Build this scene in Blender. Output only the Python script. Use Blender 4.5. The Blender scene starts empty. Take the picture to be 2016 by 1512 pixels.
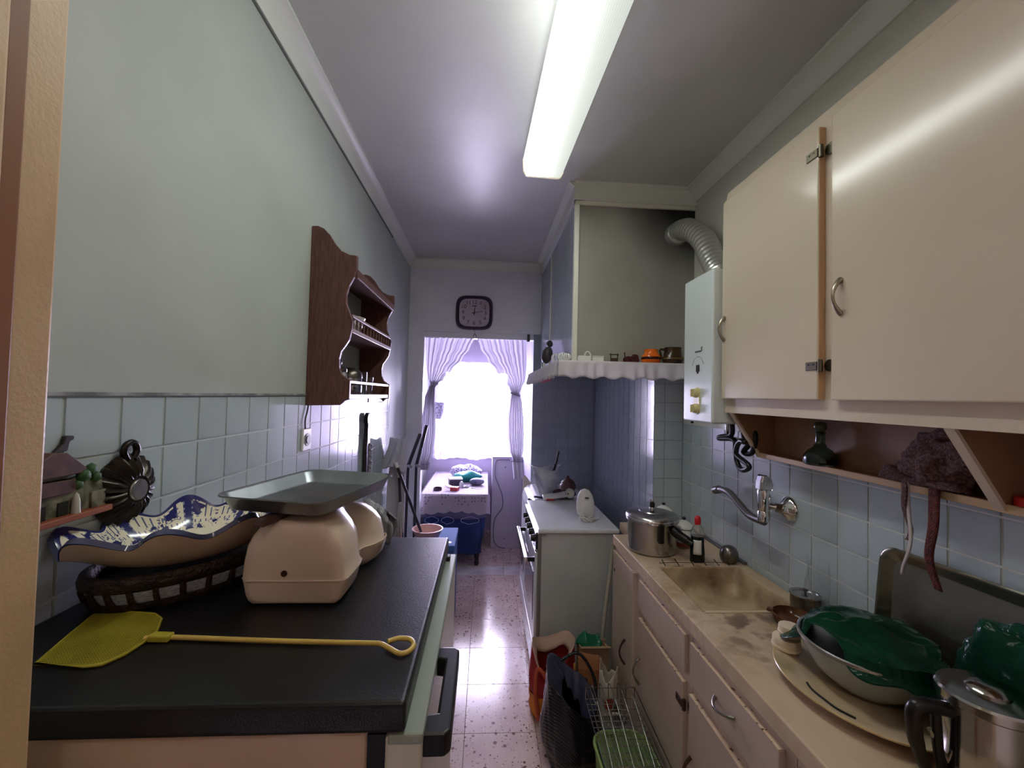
import bpy, bmesh, math, random
from mathutils import Vector, Matrix, noise
random.seed(11)
SC = bpy.context.scene
COL = SC.collection
rad = math.radians
PI = math.pi

# ------------------------------------------------------------------ camera, world, lights, exposure
def setup_camera():
    yaw, pit, rol = rad(3.47), rad(1.62), rad(1.39)
    f = Vector((math.sin(yaw)*math.cos(pit), math.cos(yaw)*math.cos(pit), math.sin(pit)))
    r = Vector((math.cos(yaw), -math.sin(yaw), 0))
    u = r.cross(f)
    r, u = math.cos(rol)*r + math.sin(rol)*u, -math.sin(rol)*r + math.cos(rol)*u
    m = Matrix((r, u, -f)).transposed().to_4x4()
    m.translation = (0, 0, 1.6)
    cd = bpy.data.cameras.new('camera'); cam = bpy.data.objects.new('camera', cd)
    COL.objects.link(cam); cam.matrix_world = m
    cd.sensor_width = 36.0; cd.lens = 834*36/2016; cd.clip_start = .02; cd.clip_end = 60
    SC.camera = cam
setup_camera()
WORLD_STRENGTH = 38.0
LAMP_STRENGTH = 3.2
w = bpy.data.worlds.new('overcast_sky'); SC.world = w; w.use_nodes = True
bg = w.node_tree.nodes['Background']
bg.inputs[0].default_value = (.80, .74, 1.0, 1); bg.inputs[1].default_value = WORLD_STRENGTH
SC.view_settings.view_transform = 'Standard'; SC.view_settings.look = 'None'
SC.view_settings.gamma = 1; SC.view_settings.use_curve_mapping = False
SC.view_settings.exposure = 1.1
SC.cycles.use_denoising = True
SC.cycles.max_bounces = 10; SC.cycles.diffuse_bounces = 6; SC.cycles.transparent_max_bounces = 24
SC.cycles.caustics_reflective = False; SC.cycles.caustics_refractive = False
SC.cycles.sample_clamp_indirect = 6
def portal():
    l = bpy.data.lights.new('window_daylight', 'AREA'); l.shape = 'RECTANGLE'; l.size = .84; l.size_y = 1.1
    l.cycles.is_portal = True
    o = bpy.data.objects.new('window_daylight', l); COL.objects.link(o)
    o.location = (-.10, 5.24, 1.39); o.rotation_euler = (rad(-90), 0, 0)
portal()

# ------------------------------------------------------------------ materials
MATS = {}
def lin(c): return tuple(((v/12.92) if v <= .04045 else ((v+.055)/1.055)**2.4) for v in c)
def mat(name, c, rough=.5, metal=0.0, c2=None, scale=6.0, lo=.4, hi=.62, bump=0.0, bscale=60.0, coat=0.0, trans=0.0, alpha=1.0, ior=1.45, spec=.5, rnd=0.0, stretch=None):
    """sRGB colours; c2 is mottled into c by noise; bump is fine surface relief."""
    if name in MATS: return MATS[name]
    m = bpy.data.materials.new(name); m.use_nodes = True; MATS[name] = m
    nt = m.node_tree; N = nt.nodes; L = nt.links
    p = N['Principled BSDF']
    p.inputs['Base Color'].default_value = (*lin(c), 1)
    p.inputs['Roughness'].default_value = rough; p.inputs['Metallic'].default_value = metal
    p.inputs['Coat Weight'].default_value = coat; p.inputs['Coat Roughness'].default_value = .08
    p.inputs['Transmission Weight'].default_value = trans; p.inputs['Alpha'].default_value = alpha
    p.inputs['IOR'].default_value = ior; p.inputs['Specular IOR Level'].default_value = spec
    tc = None
    if c2 or bump:
        tc = N.new('ShaderNodeTexCoord'); src = tc.outputs['Object']
        if stretch:
            mp = N.new('ShaderNodeMapping'); mp.inputs['Scale'].default_value = stretch
            L.new(src, mp.inputs['Vector']); src = mp.outputs['Vector']
    if c2:
        n = N.new('ShaderNodeTexNoise'); n.inputs['Scale'].default_value = scale; n.inputs['Detail'].default_value = 5
        L.new(src, n.inputs['Vector'])
        r = N.new('ShaderNodeValToRGB'); r.color_ramp.elements[0].position = lo; r.color_ramp.elements[1].position = hi
        r.color_ramp.elements[0].color = (*lin(c), 1); r.color_ramp.elements[1].color = (*lin(c2), 1)
        L.new(n.outputs['Fac'], r.inputs['Fac']); out = r.outputs['Color']
        if rnd: out = rand_value(nt, out, rnd)
        L.new(out, p.inputs['Base Color'])
    elif rnd:
        rgb = N.new('ShaderNodeRGB'); rgb.outputs[0].default_value = (*lin(c), 1)
        L.new(rand_value(nt, rgb.outputs[0], rnd), p.inputs['Base Color'])
    if bump:
        n2 = N.new('ShaderNodeTexNoise'); n2.inputs['Scale'].default_value = bscale; n2.inputs['Detail'].default_value = 3
        L.new(src, n2.inputs['Vector'])
        b = N.new('ShaderNodeBump'); b.inputs['Strength'].default_value = bump; b.inputs['Distance'].default_value = .01
        L.new(n2.outputs['Fac'], b.inputs['Height']); L.new(b.outputs['Normal'], p.inputs['Normal'])
    return m
def rand_value(nt, sock, amount):
    oi = nt.nodes.new('ShaderNodeObjectInfo'); mr = nt.nodes.new('ShaderNodeMapRange')
    mr.inputs['To Min'].default_value = 1-amount; mr.inputs['To Max'].default_value = 1+amount
    nt.links.new(oi.outputs['Random'], mr.inputs['Value'])
    h = nt.nodes.new('ShaderNodeHueSaturation'); nt.links.new(mr.outputs[0], h.inputs['Value'])
    nt.links.new(sock, h.inputs['Color']); return h.outputs['Color']
def nodes(m): return m.node_tree.nodes, m.node_tree.links, m.node_tree.nodes['Principled BSDF']

def cloth_mat(name, c, trans=.5, seethrough=0.0, holes=None):
    """thin cloth: diffuse + translucent (+ open weave)"""
    m = bpy.data.materials.new(name); m.use_nodes = True; MATS[name] = m
    N, L = m.node_tree.nodes, m.node_tree.links
    N.remove(N['Principled BSDF']); out = N['Material Output']
    d = N.new('ShaderNodeBsdfDiffuse'); d.inputs[0].default_value = (*lin(c), 1)
    t = N.new('ShaderNodeBsdfTranslucent'); t.inputs[0].default_value = (*lin(c), 1)
    mx = N.new('ShaderNodeMixShader'); mx.inputs[0].default_value = trans
    L.new(d.outputs[0], mx.inputs[1]); L.new(t.outputs[0], mx.inputs[2]); last = mx.outputs[0]
    if seethrough or holes:
        tr = N.new('ShaderNodeBsdfTransparent'); m2 = N.new('ShaderNodeMixShader'); m2.inputs[0].default_value = seethrough
        if holes:
            tc = N.new('ShaderNodeTexCoord'); v = N.new('ShaderNodeTexVoronoi'); v.inputs['Scale'].default_value = holes
            v.inputs['Randomness'].default_value = .35
            L.new(tc.outputs['Object'], v.inputs['Vector'])
            cr = N.new('ShaderNodeValToRGB'); cr.color_ramp.elements[0].position = .20; cr.color_ramp.elements[1].position = .26
            cr.color_ramp.elements[0].color = (1, 1, 1, 1); cr.color_ramp.elements[1].color = (0, 0, 0, 1)
            L.new(v.outputs['Distance'], cr.inputs['Fac']); L.new(cr.outputs['Color'], m2.inputs[0])
        L.new(last, m2.inputs[1]); L.new(tr.outputs[0], m2.inputs[2]); last = m2.outputs[0]
    L.new(last, out.inputs['Surface'])
    return m

# ------------------------------------------------------------------ mesh helpers
def BM(): return bmesh.new()
def box(bm, x0, x1, y0, y1, z0, z1):
    v = [bm.verts.new((x, y, z)) for z in (z0, z1) for y in (y0, y1) for x in (x0, x1)]
    for f in ((0,2,3,1),(4,5,7,6),(0,1,5,4),(2,6,7,3),(0,4,6,2),(1,3,7,5)): bm.faces.new([v[i] for i in f])
    return bm
def frame_of(d):
    d = d.normalized(); a = Vector((0,0,1)) if abs(d.z) < .9 else Vector((1,0,0))
    x = d.cross(a).normalized(); return x, d.cross(x).normalized()
def ring(bm, c, x, y, rx, ry, seg):
    return [bm.verts.new(c + x*(rx*math.cos(2*PI*i/seg)) + y*(ry*math.sin(2*PI*i/seg))) for i in range(seg)]
def skin(bm, rings, closed=False, caps=True):
    n = len(rings)
    for a in range(n if closed else n-1):
        A, B = rings[a], rings[(a+1) % n]; s = len(A)
        for i in range(s): bm.faces.new((A[i], A[(i+1) % s], B[(i+1) % s], B[i]))
    if caps and not closed:
        bm.faces.new(rings[0][::-1]); bm.faces.new(rings[-1])
def cyl(bm, p0, p1, r0, r1=None, seg=16, caps=True):
    p0, p1 = Vector(p0), Vector(p1); x, y = frame_of(p1-p0); r1 = r0 if r1 is None else r1
    skin(bm, [ring(bm, p0, x, y, r0, r0, seg), ring(bm, p1, x, y, r1, r1, seg)], caps=caps); return bm
def tube(bm, pts, r, seg=8, closed=False):
    P = [Vector(p) for p in pts]; n = len(P); R = []; px = None
    for i, p in enumerate(P):
        if closed: d = P[(i+1) % n] - P[i-1]
        else: d = P[min(i+1, n-1)] - P[max(i-1, 0)]
        d = d.normalized()
        if px is None: x, y = frame_of(d)
        else:
            x = (px - d*px.dot(d))
            x = x.normalized() if x.length > 1e-6 else frame_of(d)[0]
            y = d.cross(x)
        px = x; rr = r[i] if isinstance(r, (list, tuple)) else r
        R.append(ring(bm, p, x, y, rr, rr, seg))
    skin(bm, R, closed=closed); return bm
def smooth_path(pts, n=6):
    P = [Vector(p) for p in pts]; out = []
    for i in range(len(P)-1):
        a, b, c, d = P[max(i-1,0)], P[i], P[i+1], P[min(i+2, len(P)-1)]
        for k in range(n):
            t = k/n; out.append(.5*((2*b)+(c-a)*t+(2*a-5*b+4*c-d)*t*t+(3*b-a-3*c+d)*t**3))
    out.append(P[-1]); return out
def lathe(bm, prof, c=(0,0,0), seg=24, sx=1.0, sy=1.0, rot=0.0, mod=None):
    """prof: (r, z) from one end to the other; mod(angle, r, z) -> (r, z)"""
    c = Vector(c); R = []
    ca, sa = math.cos(rot), math.sin(rot)
    for r, z in prof:
        rr = []
        for i in range(seg):
            a = 2*PI*i/seg; q, h = (r, z) if mod is None else mod(a, r, z)
            x, y = q*math.cos(a)*sx, q*math.sin(a)*sy
            rr.append(bm.verts.new(c + Vector((x*ca-y*sa, x*sa+y*ca, h))))
        R.append(rr)
    for A, B in zip(R, R[1:]):
        for i in range(seg): bm.faces.new((A[i], A[(i+1) % seg], B[(i+1) % seg], B[i]))
    if prof[0][0] > 1e-5: bm.faces.new(R[0][::-1])
    if prof[-1][0] > 1e-5: bm.faces.new(R[-1])
    bmesh.ops.remove_doubles(bm, verts=bm.verts, dist=1e-6)
    return bm
def prism(bm, poly, a0, a1, axis='y'):
    """polygon of 2-D points swept along an axis: 'y' (x,z), 'x' (y,z), 'z' (x,y)"""
    def P(u, v, a): return {'y': (u, a, v), 'x': (a, u, v), 'z': (u, v, a)}[axis]
    A = [bm.verts.new(P(u, v, a0)) for u, v in poly]; B = [bm.verts.new(P(u, v, a1)) for u, v in poly]
    n = len(poly)
    for i in range(n): bm.faces.new((A[i], A[(i+1) % n], B[(i+1) % n], B[i]))
    bm.faces.new(A[::-1]); bm.faces.new(B)
    bmesh.ops.recalc_face_normals(bm, faces=bm.faces); return bm
def grid(bm, fn, nu, nv, wrap=False):
    V = [[bm.verts.new(fn(i/(nu if wrap else nu-1), j/(nv-1))) for i in range(nu)] for j in range(nv)]
    for j in range(nv-1):
        for i in range(nu if wrap else nu-1):
            k = (i+1) % nu; bm.faces.new((V[j][i], V[j][k], V[j+1][k], V[j+1][i]))
    return V
def ball(bm, c, r, s=(1,1,1), sub=2):
    m = Matrix.Translation(Vector(c)) @ Matrix.Diagonal((s[0]*r, s[1]*r, s[2]*r, 1))
    bmesh.ops.create_icosphere(bm, subdivisions=sub, radius=1, matrix=m); return bm
def turn(bm, ang, axis, about):
    M = Matrix.Translation(Vector(about)) @ Matrix.Rotation(ang, 4, axis) @ Matrix.Translation(-Vector(about))
    bmesh.ops.transform(bm, matrix=M, verts=bm.verts); return bm
def wob(x, y, z, s=1.0, seed=0.0): return noise.noise(Vector((x*s+seed, y*s-seed*1.7, z*s+seed*.6)))

ORIG = {}
def mk(name, bm, m, parent=None, smooth=None, label=None, cat=None, group=None, kind=None, bev=0.0, seg=2, thick=0.0, sub=0, recalc=True):
    if recalc: bmesh.ops.recalc_face_normals(bm, faces=bm.faces)
    lo = Vector([min(v.co[i] for v in bm.verts) for i in range(3)]); hi = Vector([max(v.co[i] for v in bm.verts) for i in range(3)])
    o0 = Vector(((lo.x+hi.x)/2, (lo.y+hi.y)/2, lo.z))
    bmesh.ops.translate(bm, verts=bm.verts, vec=-o0)
    me = bpy.data.meshes.new(name); bm.to_mesh(me); bm.free()
    if m: me.materials.append(m)
    if smooth is not None:
        me.shade_smooth()
        if smooth < 180: me.set_sharp_from_angle(angle=rad(smooth))
    o = bpy.data.objects.new(name, me); COL.objects.link(o); put(o, o0, parent)
    if thick:
        s = o.modifiers.new('thickness', 'SOLIDIFY'); s.thickness = thick; s.offset = 0
    if bev:
        b = o.modifiers.new('edge', 'BEVEL'); b.width = bev; b.segments = seg; b.limit_method = 'ANGLE'; b.angle_limit = rad(40); b.harden_normals = False
    if sub:
        s = o.modifiers.new('round', 'SUBSURF'); s.levels = sub; s.render_levels = sub
    return tag(o, label, cat, group, kind)
def put(o, at, parent=None):
    at = Vector(at); ORIG[o.name] = at.copy()
    if parent: o.parent = parent; o.location = at - ORIG[parent.name]
    else: o.location = at
def tag(o, label=None, cat=None, group=None, kind=None):
    for k, v in (('label', label), ('category', cat), ('group', group), ('kind', kind)):
        if v: o[k] = v
    return o
def thing(name, loc, label, cat, group=None):
    o = bpy.data.objects.new(name, None); COL.objects.link(o); o.empty_display_size = .05; put(o, loc); return tag(o, label, cat, group)
def inst(src, at, parent=None, label=None, group=None):
    """another piece sharing src's mesh, its base centre at a world point"""
    o = src.copy(); COL.objects.link(o); o.parent = None; put(o, at, parent)
    if label: o['label'] = label
    if group: o['group'] = group
    return o
def copy_thing(src, at, label, group=None):
    r = src.copy(); COL.objects.link(r); put(r, at); r['label'] = label
    if group: r['group'] = group
    for ch in list(src.children):
        c = ch.copy(); COL.objects.link(c); c.parent = r; ORIG[c.name] = Vector(at) + ch.location
        for g in list(ch.children):
            d = g.copy(); COL.objects.link(d); d.parent = c
    return r
def text(name, body, size, m, loc, rot, parent=None):
    cu = bpy.data.curves.new(name, 'FONT'); cu.body = body; cu.size = size; cu.align_x = 'CENTER'; cu.align_y = 'CENTER'; cu.extrude = .0006
    tmp = bpy.data.objects.new(name, cu); COL.objects.link(tmp)
    me = bpy.data.meshes.new_from_object(tmp); me.name = name; bpy.data.objects.remove(tmp); bpy.data.curves.remove(cu)
    me.materials.clear(); me.materials.append(m)
    o = bpy.data.objects.new(name, me); COL.objects.link(o); put(o, loc, parent); o.rotation_euler = rot; return o

# ------------------------------------------------------------------ palette
XL, XR, YF, ZC = -.685, 1.138, 3.72, 2.775
annex_paint = mat('annex_paint', (.66,.63,.70), .5, c2=(.62,.59,.66), scale=3)
paint = mat('wall_paint', (.70,.725,.70), .56, c2=(.665,.69,.665), scale=2.2, bump=.04, bscale=90)
paint_far = mat('far_wall_paint', (.88,.88,.91), .45, c2=(.84,.84,.88), scale=3, bump=.04, bscale=90)
ceil_m = mat('ceiling_paint', (.80,.80,.79), .36, c2=(.76,.76,.75), scale=1.5)
crown_m = mat('crown_paint', (.84,.85,.82), .4)
tile_m = mat('glazed_tile', (.70,.745,.76), .13, c2=(.665,.71,.73), scale=5, rnd=.05, spec=.55)
tile_b = mat('glazed_tile_blue', (.63,.66,.71), .16, c2=(.60,.63,.69), scale=5, rnd=.03, spec=.5)
grout_b = mat('grout_blue', (.56,.59,.64), .7)
grout_m = mat('grout', (.80,.80,.78), .8, c2=(.62,.62,.60), scale=9)
hall_m = mat('hall_paint', (.88,.82,.76), .6)
jamb_m = mat('door_frame_paint', (.80,.68,.53), .42, c2=(.76,.64,.49), scale=8, bump=.08, bscale=220)
jamb_shade = mat('door_frame_shade', (.52,.33,.19), .5)  # brown painted in for the side shadow along the door frame
cream = mat('cabinet_cream_paint', (.825,.77,.685), .17, c2=(.81,.75,.66), scale=2.5, spec=.5, bump=.015, bscale=14)
cream_d = mat('cabinet_edge_paint', (.76,.61,.47), .35)
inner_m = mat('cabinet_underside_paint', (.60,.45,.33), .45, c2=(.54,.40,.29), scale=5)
beige = mat('base_cabinet_paint', (.75,.675,.615), .28, c2=(.72,.64,.58), scale=5, bump=.02, bscale=20)
chip_m = mat('worn_paint_edge', (.84,.74,.63), .5, c2=(.40,.28,.20), scale=45, lo=.58, hi=.64)
chrome = mat('chrome', (.86,.86,.86), .12, 1.0)
steel = mat('brushed_steel', (.70,.69,.68), .26, 1.0, bump=.03, bscale=160)
dull_steel = mat('worn_steel', (.50,.48,.46), .32, 1.0, c2=(.40,.37,.34), scale=18)
old_metal = mat('tarnished_hinge_metal', (.42,.40,.34), .4, 1.0)
black_p = mat('black_plastic', (.04,.04,.043), .35)
white_en = mat('white_enamel', (.83,.84,.85), .22, c2=(.80,.81,.82), scale=6)
white_p = mat('white_plastic', (.86,.86,.84), .35)
wood_d = mat('dark_stained_wood', (.40,.265,.235), .42, c2=(.32,.20,.18), scale=4, stretch=(30,4,4))
grey_m = mat('grey_plastic', (.45,.45,.47), .45)

# ------------------------------------------------------------------ setting
def st(name, bm, m, **k): return mk(name, bm, m, kind='structure', **k)
def solid(name, m, *boxes, **k):
    bm = BM()
    for b in boxes: box(bm, *b)
    return st(name, bm, m, **k)

def build_floor():
    terr = mat('terrazzo', (.78,.70,.66), .17, c2=(.74,.65,.61), scale=7, rnd=.04, spec=.6)
    N, L, p = nodes(terr)
    tc = N.new('ShaderNodeTexCoord'); oi = N.new('ShaderNodeObjectInfo')
    add = N.new('ShaderNodeVectorMath'); add.operation = 'ADD'
    L.new(tc.outputs['Object'], add.inputs[0]); L.new(oi.outputs['Location'], add.inputs[1])
    base = p.inputs['Base Color'].links[0].from_socket
    for sc_, thr, col in ((22, .17, (.40,.28,.22)), (42, .20, (.36,.25,.19)), (75, .22, (.50,.38,.31)), (60, .16, (.86,.80,.74))):
        v = N.new('ShaderNodeTexVoronoi'); v.inputs['Scale'].default_value = sc_; L.new(add.outputs[0], v.inputs['Vector'])
        n = N.new('ShaderNodeTexNoise'); n.inputs['Scale'].default_value = sc_*.35; L.new(add.outputs[0], n.inputs['Vector'])
        mm = N.new('ShaderNodeMath'); mm.operation = 'MULTIPLY'; L.new(n.outputs['Fac'], mm.inputs[0]); mm.inputs[1].default_value = thr*2.2
        lt = N.new('ShaderNodeMath'); lt.operation = 'LESS_THAN'; L.new(v.outputs['Distance'], lt.inputs[0]); L.new(mm.outputs[0], lt.inputs[1])
        pick = N.new('ShaderNodeMath'); pick.operation = 'GREATER_THAN'; pick.inputs[1].default_value = .52
        sep = N.new('ShaderNodeSeparateColor'); L.new(v.outputs['Color'], sep.inputs[0]); L.new(sep.outputs[0], pick.inputs[0])
        both = N.new('ShaderNodeMath'); both.operation = 'MULTIPLY'; L.new(lt.outputs[0], both.inputs[0]); L.new(pick.outputs[0], both.inputs[1])
        mx = N.new('ShaderNodeMix'); mx.data_type = 'RGBA'; L.new(both.outputs[0], mx.inputs['Factor'])
        L.new(base, mx.inputs['A']); mx.inputs['B'].default_value = (*lin(col), 1); base = mx.outputs['Result']
    L.new(base, p.inputs['Base Color'])
    fl = solid('floor', mat('floor_joint', (.40,.36,.33), .7), (-1.5, 1.4, -1.7, 5.3, -.08, -.006))
    P = .341; first = None
    xs = [-.06+P*k for k in range(-2, 4)]; ys = [2.055+P*k for k in range(-5, 9)]
    for y in ys:
        for x in xs:
            if 3.5 < y < 4.05: continue
            if first is None:
                bm = BM(); box(bm, -P/2+.0008, P/2-.0008, -P/2+.0008, P/2-.0008, -.012, 0)
                bmesh.ops.bevel(bm, geom=[e for e in bm.edges if all(v.co.z > -.001 for v in e.verts)], offset=.0012, segments=1, affect='EDGES')
                first = mk('floor_tile', bm, terr, fl); first.location = Vector((x+P/2, y+P/2, -.012)) - ORIG['floor']
            else: inst(first, (x+P/2, y+P/2, -.012), fl)
    for a, b in zip(xs, xs[1:]+[xs[-1]+P]):
        for c, d in ((3.761, 3.818), (4.022, 4.100)):
            bm = BM(); box(bm, a+.0008, b-.0008, c, d, -.012, 0); mk('floor_tile', bm, terr, fl, bev=.0012, seg=1)
    marble = mat('threshold_marble', (.82,.80,.79), .25, c2=(.74,.71,.71), scale=7)
    for a, b in ((-.60,-.28), (-.278,.20), (.202,.41)):
        bm = BM(); box(bm, a, b, 3.82, 4.02, -.012, .003); mk('threshold_slab', bm, marble, fl, bev=.002, seg=1)
build_floor()

solid('ceiling', ceil_m, (-1.5, 1.4, -1.7, 3.82, ZC, ZC+.1))
solid('ceiling_annex', annex_paint, (-.785, .55, 3.82, 5.3, 2.40, 2.5))
GX = .002
wl = solid('wall_left', paint, (XL-.1, XL, .36, 3.72, 1.583, ZC), (XL-.1, XL, 3.07, 3.72, 0, 1.583), (XL-.1, XL-GX, .36, 3.07, 0, 1.583), (XL-.1, XL, 3.72, 5.2, 0, 2.5))
wr = solid('wall_right', mat('right_wall_paint', (.80,.80,.76), .45), (XR, XR+.1, .36, 2.39, 1.50, ZC), (XR+GX, XR+.1, .36, 2.39, 0, 1.5))
wa = solid('wall_alcove', grout_b, (.967+GX, XR+.1, 2.385+GX, 3.82, 0, ZC))
wb = solid('wall_back', paint_far, (XL, -.55, YF, 3.82, 0, 2.15), (XL, .41, YF+.02, 3.82, 2.10, 2.15), (XL, .967+GX, YF, 3.82, 2.15, ZC))
ws_ = solid('wall_spur', grout_b, (.41, .967+GX, YF+GX, 3.82, 0, 2.15))
solid('wall_annex_back', annex_paint, (-.785, -.53, 5.1, 5.2, 0, 2.5), (.30, .55, 5.1, 5.2, 0, 2.5), (-.53, .30, 5.1, 5.2, 0, .88), (-.53, .30, 5.1, 5.2, 1.91, 2.5))
solid('wall_annex_right', annex_paint, (.41, .51, 3.82, 5.1, 0, 2.5))
solid('wall_front', hall_m, (XL-.1, -.47, .36, .44, 0, ZC), (.69, XR+.1, .36, .44, 0, ZC), (-.47, .69, .36, .44, 2.29, ZC))
solid('wall_hall_left', hall_m, (-1.5, -1.4, -1.7, .36, 0, ZC))
solid('wall_hall_right', hall_m, (1.3, 1.4, -1.7, .36, 0, ZC))
solid('wall_hall_back', hall_m, (-1.5, 1.4, -1.8, -1.7, 0, ZC))
solid('wall_hall_front', hall_m, (-1.5, XL-.1, .36, .44, 0, ZC), (XR+.1, 1.4, .36, .44, 0, ZC))

def tiles(parent, m, axis, plane, u0, pu, nu, z0, pz, nz, face, umin=None, umax=None):
    """glazed tiles on a wall; face = +1/-1 is the side they look to. Row 0 is the top row (top edge z0)."""
    g = .0021; made = {}
    for j in range(nz):
        zt = z0 - j*pz
        for i in range(nu):
            a, b = u0+i*pu+g, u0+(i+1)*pu-g
            if umin is not None: a = max(a, umin)
            if umax is not None: b = min(b, umax)
            if b-a < .012: continue
            wdt = round(b-a, 4)
            key = wdt
            c = (a+b)/2
            if key not in made:
                bm = BM(); t = GX
                if axis == 'x': box(bm, min(0, -face*t), max(0, -face*t), -wdt/2, wdt/2, 0, pz-2*g); sel = lambda v: abs(v.co.x) < 1e-5
                else: box(bm, -wdt/2, wdt/2, min(0, -face*t), max(0, -face*t), 0, pz-2*g); sel = lambda v: abs(v.co.y) < 1e-5
                bmesh.ops.bevel(bm, geom=[e for e in bm.edges if all(sel(v) for v in e.verts)], offset=.0014, segments=2, affect='EDGES')
                o = mk('tile', bm, m, parent, smooth=50); made[key] = o
                at = (plane-face*t/2, c, zt-pz+g) if axis == 'x' else (c, plane-face*t/2, zt-pz+g)
                put(o, at, parent)
            else:
                at = (plane-face*GX/2, c, zt-pz+g) if axis == 'x' else (c, plane-face*GX/2, zt-pz+g)
                inst(made[key], at, parent)
P = .1084
tiles(wl, tile_m, 'x', XL, .734-2*P, P, 24, 1.583, P, 8, +1, umin=.53, umax=3.07)
tiles(wr, tile_m, 'x', XR, 1.413-8*P, P, 17, 1.251+2*P, P, 6, -1, umax=2.385)
tiles(wa, tile_m, 'y', 2.385, XR-2*P, P, 2, 1.80, P, 9, -1, umin=.97)
tiles(wa, tile_b, 'x', .967, 2.385, P, 13, 1.80, P, 9, -1, umax=YF)
tiles(ws_, tile_b, 'y', YF, .41, P, 6, 1.80, P, 9, -1, umax=.965)

# strip over the tiles, crowns
solid('trim_1', mat('tile_edge_strip', (.36,.37,.36), .6, c2=(.62,.63,.62), scale=14), (XL-.002, XL+.004, .53, 3.07, 1.583, 1.589))
def crown(name, pts, axis, a0, a1): return st(name, prism(BM(), pts, a0, a1, axis), crown_m, smooth=40)
def prof(x, s): return [(x, 2.70), (x+s*.008, 2.70), (x+s*.010, 2.712), (x+s*.022, 2.742), (x+s*.042, 2.762), (x+s*.060, 2.766), (x+s*.060, ZC), (x, ZC)]
crown('trim_2', prof(XL, 1), 'y', .44, YF)
crown('trim_3', prof(XR, -1), 'y', .44, 2.27)
crown('trim_4', prof(YF, -1), 'x', XL, .464)
solid('crown_shadow_strip', mat('painted_crown_shadow', (.38,.40,.38), .7), (XL, XL+.005, .44, 3.0, 2.692, 2.70))  # dark strip painted as the shadow under the crown's lower lip

# near door frame
def door():
    d = thing('door_1', (.09, .40, 0), None, None); d['kind'] = 'structure'
    for nm, m, bx in (('door_jamb', jamb_m, (-.475, -.434, .34, .45, 0, 2.30)), ('door_groove_shade', jamb_shade, (-.436, -.4315, .393, .412, 0, 2.30)), ('door_stop', jamb_m, (-.440, -.428, .34, .394, 0, 2.30)),
                     ('door_jamb', jamb_m, (.66, .70, .34, .45, 0, 2.30)), ('door_head', jamb_m, (-.434, .66, .34, .45, 2.26, 2.30))):
        mk(nm, box(BM(), *bx), m, d, bev=.004, seg=3)
door()

# window behind the curtains
def window():
    wn = thing('window_1', (-.115, 5.1, .88), None, None); wn['kind'] = 'structure'
    fm = mat('window_frame_paint', (.88,.87,.90), .4)
    bm = BM()
    for b in ((-.53, -.49, 5.12, 5.17, .88, 1.91), (.26, .30, 5.12, 5.17, .88, 1.91), (-.53, .30, 5.12, 5.17, 1.87, 1.91), (-.53, .30, 5.12, 5.17, .88, .93)): box(bm, *b)
    mk('window_frame', bm, fm, wn)
    mk('window_mullion', box(BM(), -.135, -.095, 5.12, 5.165, .93, 1.87), fm, wn, bev=.003)
    mk('window_sill', box(BM(), -.57, .34, 5.06, 5.22, .855, .88), fm, wn, bev=.004)
    gm = bpy.data.materials.new('window_glass'); gm.use_nodes = True
    N, L = gm.node_tree.nodes, gm.node_tree.links; N.remove(N['Principled BSDF'])
    g = N.new('ShaderNodeBsdfGlossy'); g.inputs[1].default_value = .02; tr = N.new('ShaderNodeBsdfTransparent'); fr = N.new('ShaderNodeFresnel'); fr.inputs[0].default_value = 1.25
    mx = N.new('ShaderNodeMixShader'); L.new(fr.outputs[0], mx.inputs[0]); L.new(tr.outputs[0], mx.inputs[1]); L.new(g.outputs[0], mx.inputs[2]); L.new(mx.outputs[0], N['Material Output'].inputs[0])
    for a, b in ((-.49, -.135), (-.095, .26)): mk('window_pane', box(BM(), a, b, 5.145, 5.149, .93, 1.87), gm, wn)
window()
def fill_globe():  # added fill light out of view, lifts the dark near faces
    t = thing('fill_globe', (.1, -.55, 2.55), 'added fill globe, unseen behind the camera, brightening the near faces', 'ceiling light')
    gm = bpy.data.materials.new('fill_glow'); gm.use_nodes = True
    N, L = gm.node_tree.nodes, gm.node_tree.links; N.remove(N['Principled BSDF']); e = N.new('ShaderNodeEmission'); e.inputs[0].default_value = (1, .86, .74, 1); e.inputs[1].default_value = FILL_STRENGTH
    L.new(e.outputs[0], N['Material Output'].inputs[0])
    mk('globe', ball(BM(), (.1, -.55, 2.62), .10, sub=3), gm, t, smooth=180)
    mk('ceiling_plate', cyl(BM(), (.1, -.55, 2.70), (.1, -.55, ZC), .07), white_p, t, smooth=40)
FILL_STRENGTH = 12.0
fill_globe()

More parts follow.
